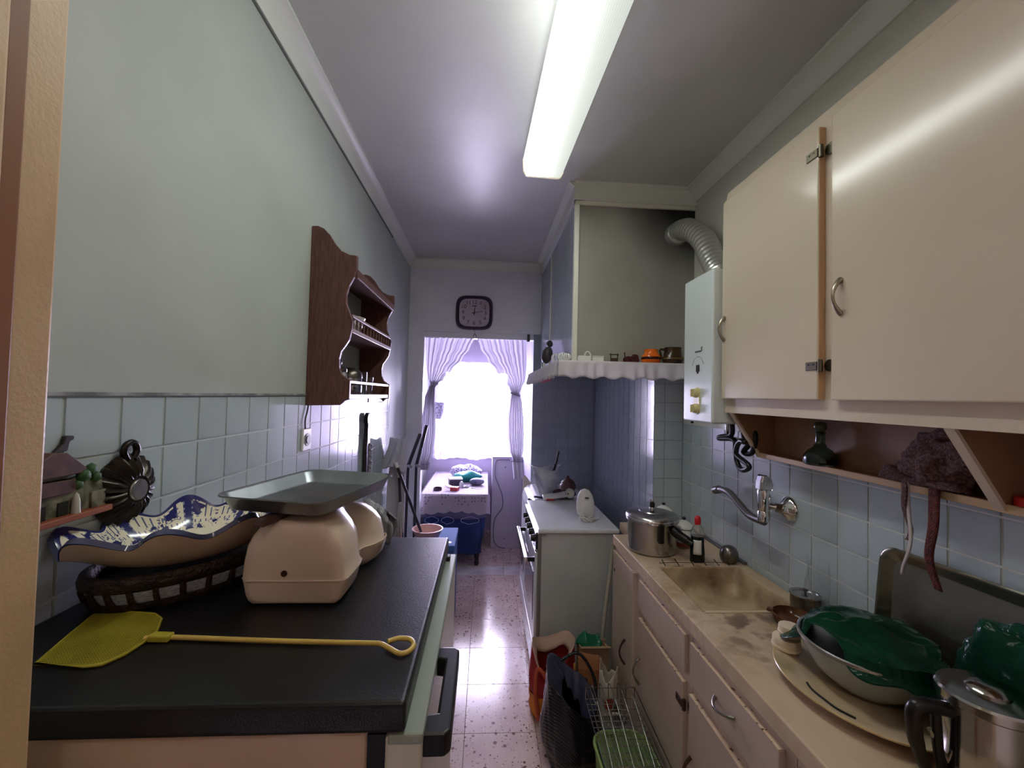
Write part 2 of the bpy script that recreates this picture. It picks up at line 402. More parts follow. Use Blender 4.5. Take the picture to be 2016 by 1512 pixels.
# ------------------------------------------------------------------ ceiling light
def lamp():
    t = thing('ceiling_light', (.27, 1.40, 2.662), 'long lit fluorescent ceiling light with ribbed diffuser and cream ends', 'ceiling light')
    em = bpy.data.materials.new('lit_diffuser'); em.use_nodes = True
    N, L = em.node_tree.nodes, em.node_tree.links; N.remove(N['Principled BSDF'])
    tc = N.new('ShaderNodeTexCoord'); sp = N.new('ShaderNodeSeparateXYZ'); L.new(tc.outputs['Object'], sp.inputs[0])
    # one tube is lit, on the left side of the box: the glow falls off from it
    def M(op, a, b=None):
        n = N.new('ShaderNodeMath'); n.operation = op
        for i, v in enumerate((a, b)):
            if v is None: continue
            if isinstance(v, (int, float)): n.inputs[i].default_value = v
            else: L.new(v, n.inputs[i])
        return n.outputs[0]
    d = M('ADD', sp.outputs['X'], .054); g = M('MULTIPLY', M('MULTIPLY', d, d), -1/(2*.020**2)); g = M('POWER', 2.71828, g)
    g2 = M('POWER', 2.71828, M('MULTIPLY', M('MULTIPLY', d, d), -1/(2*.06**2)))
    s = M('ADD', M('ADD', M('MULTIPLY', g, 19.0), M('MULTIPLY', g2, .35)), .32)
    wv = N.new('ShaderNodeTexWave'); wv.inputs['Scale'].default_value = 45; wv.bands_direction = 'X'; L.new(tc.outputs['Object'], wv.inputs['Vector'])
    s = M('MULTIPLY', s, M('ADD', M('MULTIPLY', wv.outputs['Fac'], .10), .95))
    e = N.new('ShaderNodeEmission'); e.inputs[0].default_value = (.95, 1.0, .93, 1); L.new(M('MULTIPLY', s, LAMP_STRENGTH/3.2), e.inputs[1])
    L.new(e.outputs[0], N['Material Output'].inputs[0])
    endm = mat('light_end_cap', (.86,.80,.66), .4); ep = nodes(endm)[2]; ep.inputs['Emission Color'].default_value = (1, .90, .66, 1); ep.inputs['Emission Strength'].default_value = .22
    ang = rad(-1.95); c = (.27, 1.40, 2.66)
    def put_(nm, bm, m, **k): return mk(nm, turn(bm, -ang, 'Z', c), m, t, **k)
    x0, x1, y0, y1 = .27-.10, .27+.10, .78, 2.02
    pr = [(x0, 2.745), (x0+.004, 2.69), (x0+.016, 2.668), (x0+.03, 2.664), (x1-.03, 2.664), (x1-.016, 2.668), (x1-.004, 2.69), (x1, 2.745)]
    put_('diffuser', prism(BM(), pr, y0+.012, y1-.012, 'y'), em)
    big = [(.27+(x-.27)*1.02, z-.002 if z < 2.7 else z) for x, z in pr]
    for a in (y0, y1-.012): put_('end_cap', prism(BM(), big, a, a+.012, 'y'), endm)
    put_('housing', box(BM(), x0+.006, x1-.006, y0+.004, y1-.004, 2.745, ZC), white_en)
lamp()

# ------------------------------------------------------------------ refrigerator and what stands on it
def fridge():
    side = mat('fridge_side_enamel', (.78,.68,.59), .4, c2=(.74,.64,.55), scale=5, bump=.03, bscale=150)
    top = mat('black_laminate', (.075,.077,.085), .36, bump=.10, bscale=420)
    t = thing('refrigerator', (-.385, .82, 0), 'beige refrigerator with black top and black bracket handle against the left wall', 'refrigerator')
    mk('body', box(BM(), -.680, -.133, .53, 1.09, .02, 1.197), side, t, bev=.006)
    mk('top_panel', box(BM(), -.683, -.086, .522, 1.115, 1.194, 1.2315), top, t, bev=.006, seg=3)
    mk('door_seal', box(BM(), -.133, -.111, .535, 1.10, .05, 1.185), black_p, t)
    door = mk('door', box(BM(), -.111, -.067, .53, 1.112, .03, 1.186), mat('fridge_door_enamel', (.80,.79,.74), .3), t, bev=.004)
    mk('door_edge_strip', box(BM(), -.108, -.0655, .5285, 1.113, 1.176, 1.189), mat('fridge_door_strip', (.58,.62,.58), .35), t, bev=.003)
    mk('hinge', box(BM(), -.100, -.078, 1.062, 1.085, 1.186, 1.20), black_p, t, bev=.003)
    bm = BM()
    pl = [(-.070, .545), (-.040, .545), (-.033, .553), (-.033, .722), (-.040, .73), (-.070, .73), (-.070, .700), (-.054, .696), (-.054, .582), (-.070, .578)]
    prism(bm, pl, 1.146, 1.176, 'z'); mk('handle', bm, black_p, t, bev=.004, seg=3)
    for i in range(4): mk('foot', cyl(BM(), (-.62+.46*(i % 2), .58+.45*(i//2), 0), (-.62+.46*(i % 2), .58+.45*(i//2), .022), .02), black_p, t)
fridge()
ZT = 1.2315

def swatter():
    ym = mat('yellow_plastic', (.70,.66,.22), .45, c2=(.64,.60,.19), scale=12)
    net = bpy.data.materials.new('yellow_mesh'); 
    t = thing('fly_swatter', (-.40, .66, ZT), 'yellow plastic fly swatter with square mesh head lying on black fridge top', 'fly swatter')
    out = [(-.579,.601), (-.600,.668), (-.616,.728), (-.604,.738), (-.524,.727), (-.503,.712), (-.479,.668), (-.483,.62), (-.494,.598), (-.512,.594)]
    out = [Vector((x, y, ZT+.003)) for x, y in out]
    mk('head_rim', tube(BM(), out, .0021, 6, closed=True), ym, t, smooth=60)
    # woven head: thin crossing strands clipped to the outline
    a, b, c = Vector((-.494,.598)), Vector((-.579,.601)), Vector((-.479,.668))
    def inside(p):
        r = False; n = len(out)
        for i in range(n):
            q, s = out[i], out[i-1]
            if (q.y > p.y) != (s.y > p.y) and p.x < (s.x-q.x)*(p.y-q.y)/(s.y-q.y)+q.x: r = not r
        return r
    bm = BM(); dx = Vector((.80,.60)).normalized(); u = Vector((-.10, 1)).normalized(); v = Vector((1, .07)).normalized()
    for d, e in ((u, v), (v, u)):
        for k in range(-40, 41):
            o = Vector((-.545,.66)) + e*(k*.0036); run = []
            for s in range(-100, 101):
                p = o + d*(s*.0016)
                if inside(p): run.append(p)
            if len(run) > 3:
                q0, q1 = run[0], run[-1]; n = Vector((-d.y, d.x))*.00055
                z = ZT+.0028 + (.0004 if d is u else 0)
                f = [bm.verts.new((p.x, p.y, z)) for p in (q0-n, q1-n, q1+n, q0+n)]; bm.faces.new(f)
    mk('head_mesh', bm, ym, t, kind='stuff', thick=.0008)
    path = [(-.485,.655), (-.45,.657), (-.30,.645), (-.160,.6365), (-.143,.634), (-.128,.623), (-.112,.611), (-.100,.615), (-.095,.630), (-.103,.645), (-.120,.648), (-.134,.640)]
    mk('handle', tube(BM(), [p.to_tuple() for p in smooth_path([(x, y, ZT+.0048) for x, y in path], 5)], .0036, 8), mat('yellow_handle', (.80,.69,.36), .4), t, smooth=60)
    mk('ferrule', turn(box(BM(), -.478, -.448, .649, .663, ZT+.001, ZT+.0105), rad(-3), 'Z', (-.463,.656,ZT)), ym, t, bev=.002)
swatter()

BC = Vector((-.550, .860)); BROT = math.atan2(.83, .56)
def oval_basket():
    wk = mat('dark_wicker', (.20,.125,.085), .5, c2=(.11,.065,.05), scale=30, bump=.5, bscale=160)
    pane = mat('basket_panel_weave', (.72,.74,.78), .4, c2=(.45,.46,.50), scale=26, stretch=(6,6,60), bump=.4, bscale=140)
    t = thing('oval_basket', (BC.x, BC.y, ZT), 'oval dark brown wicker basket with pale woven panels under the blue and white bowl', 'basket')
    A, B = .163, .100
    k = B/A
    def L(pr, **kw): return lathe(BM(), pr, (BC.x, BC.y, ZT), 48, sx=1, sy=k, rot=BROT, **kw)
    mk('base', L([(0,.001), (A*.88,.001), (A*.93,.008), (A*.93,.016), (0,.016)]), wk, t, smooth=50)
    mk('wall', L([(A*.89,.012), (A*.965,.034), (A*.965,.036), (A*.86,.036), (A*.86,.014), (A*.80,.012), (0,.014)]), pane, t, smooth=50)
    rim = [(A*.95,.036), (A*1.0,.040), (A*1.01,.050), (A*.99,.060), (A*.95,.062), (A*.90,.058), (A*.88,.045), (A*.89,.036), (A*.95,.036)]
    mk('rim', L(rim), wk, t, smooth=50)
    n = 26
    for i in range(n):
        a0 = 2*PI*i/n
        pts = []
        for q, z in ((.90,.010), (.955,.024), (.985,.040)):
            x, y = A*q*math.cos(a0), A*q*k*math.sin(a0)
            pts.append((BC.x+x*math.cos(BROT)-y*math.sin(BROT), BC.y+x*math.sin(BROT)+y*math.cos(BROT), ZT+z))
        mk('stake', tube(BM(), pts, .0046, 6), wk, t, smooth=60)
oval_basket()

def scalloped_bowl():
    m = mat('blue_white_pottery', (.90,.88,.80), .14, coat=.5)
    N, L, p = nodes(m)
    at = N.new('ShaderNodeVertexColor'); at.layer_name = 'paint'
    L.new(at.outputs['Color'], p.inputs['Base Color'])
    A, k = .172, .66; z0 = ZT+.057; H = .064; nu, nv = 360, 60
    cream_c, blue, beige_c = lin((.90,.88,.79)), lin((.14,.16,.40)), lin((.80,.70,.61))
    bm = BM(); lay = bm.loops.layers.float_color.new('paint')
    lob = 9
    def sh(a, v, off=0):
        r = (.42 + .58*v**.72)
        sc = 1 + .085*v*v*math.cos(lob*a)
        x, y = (A+off)*r*sc*math.cos(a), ((A+off)*k)*r*sc*math.sin(a)
        z = H*(v**1.5) + .013*v**3*math.cos(lob*a)
        # the left tip is drawn out into a spout
        tip = max(0, math.cos(a-PI))**24
        x += -.025*tip*v**2; z += -.012*tip*v**3
        return Vector((BC.x+x*math.cos(BROT)-y*math.sin(BROT), BC.y+x*math.sin(BROT)+y*math.cos(BROT), z0+.006+z))
    def colour(a, v):
        if v > .93: return blue
        ph = (a*lob/(2*PI)) % 1.0; d = min(ph, 1-ph)
        if d < .085 and v > .38:
            return blue if (d < .05 or int(v*22) % 2 == 0) else lin((.55,.57,.66))
        if v > .35:
            q = sh(a, v); nn = wob(q.x, q.y, q.z, 48, 3) + .4*wob(q.x, q.y, q.z, 110, 9)
            if nn > .24: return blue
            if abs(nn-.06) < .022: return lin((.40,.43,.58))
            arcs = math.sin(30*math.hypot((ph-.5)*2.2, v-.78))
            if arcs > .9 and .5 < v < .9: return lin((.35,.38,.52))
        return cream_c
    V = [[bm.verts.new(sh(2*PI*i/nu, j/(nv-1))) for i in range(nu)] for j in range(nv)]
    W = [[bm.verts.new(sh(2*PI*i/nu, j/(nv-1), .006) - Vector((0, 0, .007))) for i in range(nu)] for j in range(nv)]
    for j in range(nv-1):
        for i in range(nu):
            q = (i+1) % nu
            f = bm.faces.new((V[j][i], V[j][q], V[j+1][q], V[j+1][i]))
            for l in f.loops: l[lay] = (*colour(2*PI*(i+.5)/nu, (j+.5)/(nv-1)), 1)
            f = bm.faces.new((W[j][q], W[j][i], W[j+1][i], W[j+1][q]))
            c = blue if j == nv-2 else beige_c
            for l in f.loops: l[lay] = (*c, 1)
    for i in range(nu):
        q = (i+1) % nu; f = bm.faces.new((V[-1][i], V[-1][q], W[-1][q], W[-1][i]))
        for l in f.loops: l[lay] = (*lin((.30,.33,.45)), 1)
    f = bm.faces.new(V[0]); g = bm.faces.new(W[0][::-1])
    for fc, c in ((f, cream_c), (g, beige_c)):
        for l in fc.loops: l[lay] = (*c, 1)
    mk('scalloped_bowl', bm, m, smooth=50, label='scalloped oval pottery bowl painted blue and white inside, on the wicker basket', cat='bowl')
scalloped_bowl()

def kitchen_scale():
    body = mat('scale_beige_plastic', (.83,.75,.68), .25, c2=(.80,.72,.65), scale=4)
    t = thing('kitchen_scale', (-.32, .88, ZT), 'beige kitchen scale with a rectangular steel weighing tray, on the fridge top', 'scale')
    HW = ((0,.80), (.04,.88), (.11,.935), (.25,.985), (.285,1.0), (.305,1.0), (.33,.965), (.50,.93), (.70,.87), (.82,.77), (.92,.64), (.98,.52), (1.0,.46))
    def sect(y, z0, z1, xl, xr):
        cx, hx = (xl+xr)/2, (xr-xl)/2
        R = [(cx+hx*w_, y, z0+(z1-z0)*t_) for t_, w_ in HW]
        Lw = [(cx-hx*(w_ if t_ < .31 else min(1, w_+.05)), y, z0+(z1-z0)*t_) for t_, w_ in HW]
        return R+Lw[::-1]
    def loft(secs):
        bm = BM(); R = [[bm.verts.new(p) for p in s_] for s_ in secs]; skin(bm, R); return bm
    z = ZT+.003
    secs = [sect(0.7520, z+0.0066, z+0.1188, -0.3900, -0.2480), sect(0.7550, z+0.0022, z+0.1342, -0.4040, -0.2360), sect(0.7630, z, z+0.1408, -0.4090, -0.2320), sect(0.8260, z, z+0.1430, -0.4140, -0.2300), sect(0.8510, z, z+0.1430, -0.4150, -0.2340),
            sect(0.8710, z, z+0.1408, -0.4140, -0.2480), sect(0.8910, z, z+0.1386, -0.4130, -0.2540), sect(0.9110, z, z+0.1364, -0.4130, -0.2480), sect(0.9310, z, z+0.1320, -0.4140, -0.2300), sect(0.9560, z, z+0.1254, -0.4150, -0.2200), sect(0.9860, z, z+0.1166, -0.4150, -0.2180), sect(1.0010, z+0.0022, z+0.1056, -0.4100, -0.2220), sect(1.0060, z+0.0088, z+0.0946, -0.4020, -0.2320)]
    mk('body', loft(secs), body, t, smooth=55)
    # the seam where the two halves of the case meet
    bm = BM()
    prof_ = [(-0.3970, 0.7515), (-0.2430, 0.7515), (-0.2325, 0.7630), (-0.2305, 0.8260), (-0.2340, 0.8510), (-0.2480, 0.8710), (-0.2540, 0.8910), (-0.2480, 0.9110), (-0.2300, 0.9310), (-0.2200, 0.9560), (-0.2180, 0.9860), (-0.2220, 1.0020), (-0.4100, 1.0020), (-0.4150, 0.9660), (-0.4140, 0.8260), (-0.4090, 0.7630)]
    tube(bm, [(x, y, z+.0415) for x, y in prof_], .0018, 6, closed=True); mk('case_seam', bm, body, t, smooth=60)
    mk('screw_hole', cyl(BM(), (-.335, .7505, z+.054), (-.335, .756, z+.054), .0052), mat('screw_recess', (.20,.10,.05), .6), t, smooth=40)
    mk('emblem', turn(box(BM(), -.2480, -.2455, .805, .838, z+.090, z+.108), rad(-24), 'Y', (-.246, .82, z+.098)), mat('brown_print', (.25,.17,.12), .6), t)
    mk('spindle', cyl(BM(), (-.322, .86, z+.122), (-.322, .86, z+.153), .028, .034), mat('scale_bracket', (.30,.22,.20), .5), t, smooth=40)
    c = (-.334, .872, 1.4); hx, hy = .108, .137
    mk('bracket', turn(box(BM(), -.345, -.325, .722, .96, z+.139, z+.153), rad(-13), 'Z', c), mat('scale_bracket', (.30,.22,.20), .5), t, bev=.003)
    bm = BM()
    def rr(s, zz, rc, n=8):
        out = []
        X, Y_ = hx*s, hy*s if s == 1 else hy-(hx-hx*s)
        for cx, cy, a0 in ((X-rc, Y_-rc, 0), (-X+rc, Y_-rc, PI/2), (-X+rc, -Y_+rc, PI), (X-rc, -Y_+rc, 3*PI/2)):
            for i in range(n+1):
                a = a0+PI/2*i/n; out.append(bm.verts.new((c[0]+cx+rc*math.cos(a), c[1]+cy+rc*math.sin(a), zz)))
        return out
    zb = ZT+.157
    R = [rr(.80, zb, .02), rr(.86, zb+.002, .024), rr(.94, zb+.022, .028), rr(1.0, zb+.026, .030), rr(1.0, zb+.0285, .030), rr(.93, zb+.0255, .027), rr(.845, zb+.005, .022), rr(.79, zb+.003, .018)]
    skin(bm, R, caps=True); turn(bm, rad(-13), 'Z', c)
    mk('tray', bm, mat('tray_steel', (.62,.64,.66), .30, .85, c2=(.52,.54,.56), scale=9, bump=.02, bscale=20), t, smooth=50)
kitchen_scale()

def paper_roll():
    t = thing('paper_roll', (-.318, 1.085, ZT), 'small white paper roll standing behind the beige scale', 'paper roll')
    mk('roll', lathe(BM(), [(.012,0), (.027,0), (.028,.004), (.028,.082), (.027,.086), (.013,.086), (.012,.08), (.012,0)], (-.312, 1.075, ZT), 28), mat('white_paper', (.86,.85,.85), .8, bump=.1, bscale=90), t, smooth=40)
    mk('core', lathe(BM(), [(.0115,.001), (.0115,.084), (.0105,.084), (.0105,.001), (.0115,.001)], (-.312, 1.075, ZT), 20), mat('grey_card', (.42,.38,.36), .8), t, smooth=40)
paper_roll()
def dish_cloth():
    bm = BM()
    def f(u, v):
        a = u*PI; r = .045 + .010*wob(u*4, v*3, 0, 1.3, 2)
        x = -.262 + (v-.5)*.07 + .012*math.sin(u*9) ; y = 1.075 + .022*math.cos(a)*(1+.3*v) + .008*wob(u*5, v*6, 2)
        z = ZT+.004 + math.sin(a)*(.098-.050*abs(v-.32)) + .010*abs(wob(u*7, v*7, 1))
        return Vector((x, y, max(z, ZT+.003)))
    grid(bm, f, 36, 22)
    mk('dish_cloth', bm, mat('striped_grey_cloth', (.66,.66,.68), .85, c2=(.42,.43,.46), scale=9, stretch=(10,1,1), bump=.3, bscale=250), smooth=80, thick=.003, label='crumpled grey striped dish cloth standing behind the beige scale', cat='cloth')
dish_cloth()

# ------------------------------------------------------------------ things on the left wall
def village_plaque():
    t = thing('ceramic_plaque', (XL+.012, .765, 1.372), 'small ceramic house relief with brown roofs hanging on the left tiles by the door frame', 'wall ornament')
    roof = mat('plaque_roof', (.35,.22,.17), .5, c2=(.27,.16,.12), scale=40); wallm = mat('plaque_wall', (.55,.54,.46), .5, c2=(.30,.30,.24), scale=45)
    green = mat('plaque_green', (.16,.30,.14), .6, c2=(.25,.38,.18), scale=40); base = mat('plaque_base', (.55,.29,.18), .5)
    x = XL+.001
    def slab(poly, th, m, nm): mk(nm, prism(BM(), poly, x, x+th, 'x'), m, t, bev=.0015, seg=1)
    slab([(.655,1.390), (.800,1.390), (.800,1.405), (.796,1.435), (.770,1.452), (.735,1.445), (.70,1.445), (.655,1.44)], .012, wallm, 'house_front')
    slab([(.66,1.455), (.745,1.455), (.758,1.462), (.722,1.492), (.700,1.494), (.67,1.475)], .020, roof, 'roof')
    slab([(.66,1.425), (.735,1.425), (.745,1.432), (.74,1.447), (.66,1.45)], .017, roof, 'roof')
    slab([(.650,1.381), (.803,1.381), (.803,1.391), (.650,1.391)], .026, base, 'ledge')
    slab([(.712,1.491), (.735,1.493), (.738,1.508), (.745,1.511), (.745,1.517), (.730,1.518), (.727,1.505)], .008, mat('plaque_hook', (.16,.14,.12), .5), 'hanger')
    for cy, cz, r in ((.757,1.450,.013), (.770,1.458,.011), (.780,1.443,.010), (.748,1.436,.009)): mk('shrub', ball(BM(), (x+.014, cy, cz), r, (.7,1,1), 1), green, t, smooth=180)
    for cy in (.690, .725): mk('doorway', box(BM(), x+.012, x+.014, cy-.008, cy+.008, 1.391, 1.413), mat('plaque_dark', (.10,.11,.08), .6), t)
    mk('figure', lathe(BM(), [(.006,0), (.005,.02), (.003,.03), (0,.034)], (x+.018, .742, 1.391), 10), mat('plaque_white', (.72,.72,.66), .5), t, smooth=60)
    mk('fence', box(BM(), x+.012, x+.016, .772, .798, 1.391, 1.418), wallm, t)
village_plaque()
def copper_mould():
    m = mat('dark_pewter', (.20,.185,.165), .28, .85, c2=(.13,.12,.11), scale=12)
    t = thing('metal_mould', (XL+.018, .853, 1.330), 'round dark fluted metal mould hanging on the left tiles above the blue and white bowl', 'mould')
    bm = BM(); c = Vector((0,0,0)); seg = 120
    def mod(a, r, z):
        fl = math.cos(22*a)
        if r > .020: return (r*(1+.02*fl), z + (.0030*fl if r > .026 else 0))
        return (r, z)
    lathe(bm, [(.058,0), (.066,.002), (.068,.005), (.062,.010), (.050,.019), (.036,.027), (.026,.030), (.0245,.028), (.022,.028), (0,.028)], c, seg, mod=mod)
    R = Matrix.Translation((XL+.001, .853, 1.405)) @ Matrix.Rotation(rad(90), 4, 'Y')
    bmesh.ops.transform(bm, matrix=R, verts=bm.verts); mk('fluted_dish', bm, m, t, smooth=45)
    bm = lathe(BM(), [(.021,0), (.0205,.0035), (.019,.005), (0,.0055)], (0,0,0), 40); bmesh.ops.transform(bm, matrix=Matrix.Translation((XL+.028, .853, 1.405)) @ Matrix.Rotation(rad(90), 4, 'Y'), verts=bm.verts)
    mk('centre_medallion', bm, mat('bright_pewter', (.62,.61,.58), .25, .9, c2=(.5,.49,.46), scale=60), t, smooth=40)
    bm = BM(); tube(bm, smooth_path([(XL+.012,.846,1.462), (XL+.012,.838,1.476), (XL+.012,.842,1.489), (XL+.012,.853,1.494), (XL+.012,.864,1.489), (XL+.012,.868,1.476), (XL+.012,.860,1.462)], 5), .0062, 8); mk('hanging_loop', bm, m, t, smooth=60)
copper_mould()

def wall_shelf():
    t = thing('wall_shelf', (XL+.09, 1.97, 1.545), 'dark wooden wall shelf with scalloped sides and baluster rails on the left wall', 'wall shelf', None)
    front = [(.175,2.127), (.175,2.075), (.166,2.045), (.148,2.010), (.139,1.975), (.141,1.940), (.155,1.905), (.166,1.875), (.163,1.840), (.155,1.800), (.140,1.775), (.126,1.755), (.120,1.725), (.122,1.690), (.133,1.665), (.152,1.652), (.163,1.645), (.163,1.572), (.145,1.567), (.128,1.549)]
    top = [(0,2.235), (.022,2.237), (.045,2.228), (.068,2.205), (.090,2.170), (.115,2.143), (.145,2.130)]
    poly = [(XL+d, z) for d, z in top+front] + [(XL, 1.545)]
    ya, yb = 1.655, 2.335
    for y in (ya, yb-.018): mk('side_panel', prism(BM(), [(x, z) for x, z in poly], y, y+.018, 'y'), wood_d, t, bev=.002, seg=1)
    shelf_m = mat('shelf_wood', (.42,.30,.29), .42, c2=(.34,.22,.20), scale=4, stretch=(4,30,4))
    edge_m = mat('shelf_rail_wood', (.60,.52,.52), .35)
    ys, ye = ya+.018, yb-.018
    bm = BM(); prism(bm, [(XL+.002,2.095), (XL+.168,2.048), (XL+.168,2.062), (XL+.002,2.110)], ys, ye, 'x' if 0 else 'y'); mk('top_board', bm, shelf_m, t)
    mk('cornice', box(BM(), XL+.160, XL+.176, ys, ye, 2.044, 2.078), wood_d, t, bev=.003)
    for z, d in ((1.832, .163), (1.576, .160)):
        mk('shelf_board', box(BM(), XL+.002, XL+d-.008, ys, ye, z, z+.014), shelf_m, t)
        mk('shelf_edge', box(BM(), XL+d-.008, XL+d, ys, ye, z-.002, z+.016), edge_m, t, bev=.002)
        mk('rail', box(BM(), XL+d-.012, XL+d, ys, ye, z+.058, z+.070), edge_m, t, bev=.002)
    n = 13
    for i in range(n):
        y = ys+.025+(ye-ys-.05)*i/(n-1)
        mk('baluster', lathe(BM(), [(.004,0), (.0055,.004), (.003,.009), (.0058,.020), (.0032,.031), (.0055,.037), (.004,.042)], (XL+.155, y, 1.847), 10), wood_d, t, smooth=60)
    mk('back_rail', box(BM(), XL+.001, XL+.012, ys, ye, 1.95, 1.99), wood_d, t)
    for i in range(2):
        mk('apron', box(BM(), XL+.120, XL+.132, ys+(0 if i == 0 else .37), ys+(.35 if i == 0 else ye-ys), 1.553, 1.577), wood_d, t)
wall_shelf()

glass_m = mat('clear_glass', (.93,.95,.95), .02, trans=1.0, ior=1.45)
def shelf_pieces():
    ws = mat('white_china', (.86,.86,.85), .2)
    x = XL+.085
    t = thing('china_bowl', (x, 1.885, 1.8465), 'wide white china bowl on the middle board of the wooden wall shelf', 'bowl')
    mk('bowl', lathe(BM(), [(0,0), (.028,0), (.030,.006), (.050,.035), (.060,.072), (.064,.076), (.062,.078), (.057,.073), (.047,.038), (.026,.010), (0,.009)], (x, 1.885, 1.8465), 32), ws, t, smooth=50)
    first = None
    for i, y in enumerate((1.70, 1.755, 1.81)):
        lab = ('white spice jar nearest the camera behind the balusters of the wall shelf', 'second white spice jar behind the balusters of the wall shelf', 'third white spice jar behind the balusters, in front of the china bowl')[i]
        if first is None:
            first = thing('spice_jar', (XL+.125, y, 1.8465), lab, 'jar', 'white spice jars behind the balusters')
            mk('jar', lathe(BM(), [(0,0), (.013,0), (.016,.006), (.016,.026), (.010,.033), (.010,.036), (0,.036)], (XL+.125, y, 1.8465), 18), ws, first, smooth=50)
            mk('stopper', lathe(BM(), [(.009,.036), (.012,.038), (.012,.045), (.006,.052), (0,.053)], (XL+.125, y, 1.8465), 18), ws, first, smooth=50)
        else: copy_thing(first, (XL+.125, y, 1.8465), lab)
    z = 1.5905
    t = thing('lidded_jar', (XL+.085, 1.745, z), 'glass jar with dark ball stopper on the lowest board of the wall shelf', 'jar')
    mk('jar', lathe(BM(), [(0,0), (.036,0), (.038,.005), (.038,.080), (.033,.090), (.030,.092), (.030,.082), (.034,.078), (.034,.008), (0,.006)], (XL+.085, 1.745, z), 28), mat('printed_jar_glass', (.66,.66,.66), .12, c2=(.34,.33,.36), scale=34, lo=.52, hi=.56), t, smooth=50)
    mk('lid', lathe(BM(), [(.036,.090), (.038,.094), (.036,.104), (.020,.112), (.008,.114), (0,.114)], (XL+.085, 1.745, z), 28), dull_steel, t, smooth=50)
    mk('stopper', ball(BM(), (XL+.085, 1.745, z+.128), .017, sub=3), dull_steel, t, smooth=180)
    t = thing('metal_canister', (XL+.085, 1.90, z), 'shiny domed metal canister on the lowest board of the wall shelf', 'canister')
    mk('body', lathe(BM(), [(0,0), (.050,0), (.052,.004), (.052,.075), (.050,.078), (0,.078)], (XL+.085, 1.90, z), 32), mat('polished_tin', (.60,.60,.62), .12, 1.0), t, smooth=50)
    mk('dome_lid', lathe(BM(), [(.0535,.072), (.0535,.080), (.050,.094), (.038,.108), (.018,.116), (0,.118)], (XL+.085, 1.90, z), 32), dull_steel, t, smooth=50)
    t = thing('drinking_glass', (XL+.09, 2.14, z), 'small drinking glass at the far end of the lowest board of the wall shelf', 'glass')
    mk('glass', lathe(BM(), [(0,0), (.028,0), (.030,.003), (.034,.085), (.0325,.085), (.029,.008), (0,.007)], (XL+.09, 2.14, z), 28), glass_m, t, smooth=50)
    t = thing('tall_glass', (XL+.09, 2.03, z), 'tall clear glass tumbler beside the domed canister on the wall shelf', 'glass')
    mk('glass', lathe(BM(), [(0,0), (.030,0), (.032,.003), (.034,.105), (.0325,.105), (.030,.008), (0,.007)], (XL+.09, 2.03, z), 28), glass_m, t, smooth=50)
shelf_pieces()

def outlet():
    y, z = 1.665, 1.415
    t = thing('wall_outlet', (XL+.012, y, z-.04), 'white wall outlet with black plug hole on the left tiles under the wooden shelf', 'outlet')
    mk('frame', box(BM(), XL, XL+.010, y-.037, y+.037, z-.042, z+.042), white_p, t, bev=.004, seg=3)
    mk('socket', cyl(BM(), (XL+.009, y, z), (XL+.0125, y, z), .024), mat('socket_dark', (.20,.19,.18), .4), t, smooth=40)
    mk('insert', cyl(BM(), (XL+.0115, y, z), (XL+.0145, y, z), .015), grey_m, t, smooth=40)
    bm = BM(); tube(bm, smooth_path([(XL+.006, y-.012, z+.042), (XL+.006, y-.016, z+.075), (XL+.006, y+.004, z+.12), (XL+.006, y+.008, z+.170)], 5), .0032, 6); mk('cable', bm, mat('dark_cable', (.20,.18,.20), .5), t, smooth=60)
outlet()

def carved_hanging():
    y, z0, z1 = 2.462, 1.05, 1.487; m = mat('carved_ebony', (.12,.10,.12), .3, c2=(.17,.14,.16), scale=20)
    t = thing('wall_carving', (XL+.02, y, z0), 'tall narrow dark carved wooden ornament hanging on the left tiles beyond the shelf', 'wall ornament')
    poly = [(-.020,0), (.022,0), (.026,.10), (.022,.18), (.030,.26), (.024,.33), (.018,.375), (.030,.382), (.032,.405), (.020,.425), (.008,.437), (.0,.430), (-.008,.437), (-.022,.425), (-.034,.405), (-.030,.38), (-.020,.372), (-.022,.30), (-.030,.24), (-.026,.12)]
    mk('carved_body', prism(BM(), [(y+a*1.15, z0+b) for a, b in poly], XL+.004, XL+.026, 'x'), m, t, bev=.006, seg=3)
    for i in range(7): mk('curl', tube(BM(), smooth_path([(XL+.024, y+.006, z0+.035+i*.032), (XL+.034, y+.026, z0+.040+i*.032), (XL+.034, y+.030, z0+.058+i*.032), (XL+.026, y+.014, z0+.062+i*.032)], 4), .006, 6), mat('carving_pale_edge', (.55,.54,.60), .3), t, smooth=60)
carved_hanging()

# ------------------------------------------------------------------ things standing behind the refrigerator
def ironing_board():
    t = thing('ironing_board', (-.605, 2.98, 0), 'folded ironing board in pale cover leaning upright against the left wall', 'ironing board')
    m = mat('ironing_cover', (.74,.73,.74), .8, c2=(.66,.65,.68), scale=5, bump=.2, bscale=30)
    pl = [(-.058,.02), (.058,.02), (.062,.2), (.062,.95), (.052,1.08), (.030,1.17), (0,1.20), (-.030,1.17), (-.052,1.08), (-.062,.95), (-.062,.2)]
    bm = prism(BM(), [(-.605+x, z) for x, z in pl], 2.955, 2.990, 'y'); mk('board', turn(bm, rad(-2), 'X', (-.6, 2.97, 0)), m, t, bev=.006, seg=3)
    for s in (-1, 1): mk('leg', tube(BM(), [(-.605+s*.035, 3.000, .0), (-.605-s*.03, 2.985+.035, 1.0)], .009, 8), grey_m, t, smooth=60)
ironing_board()
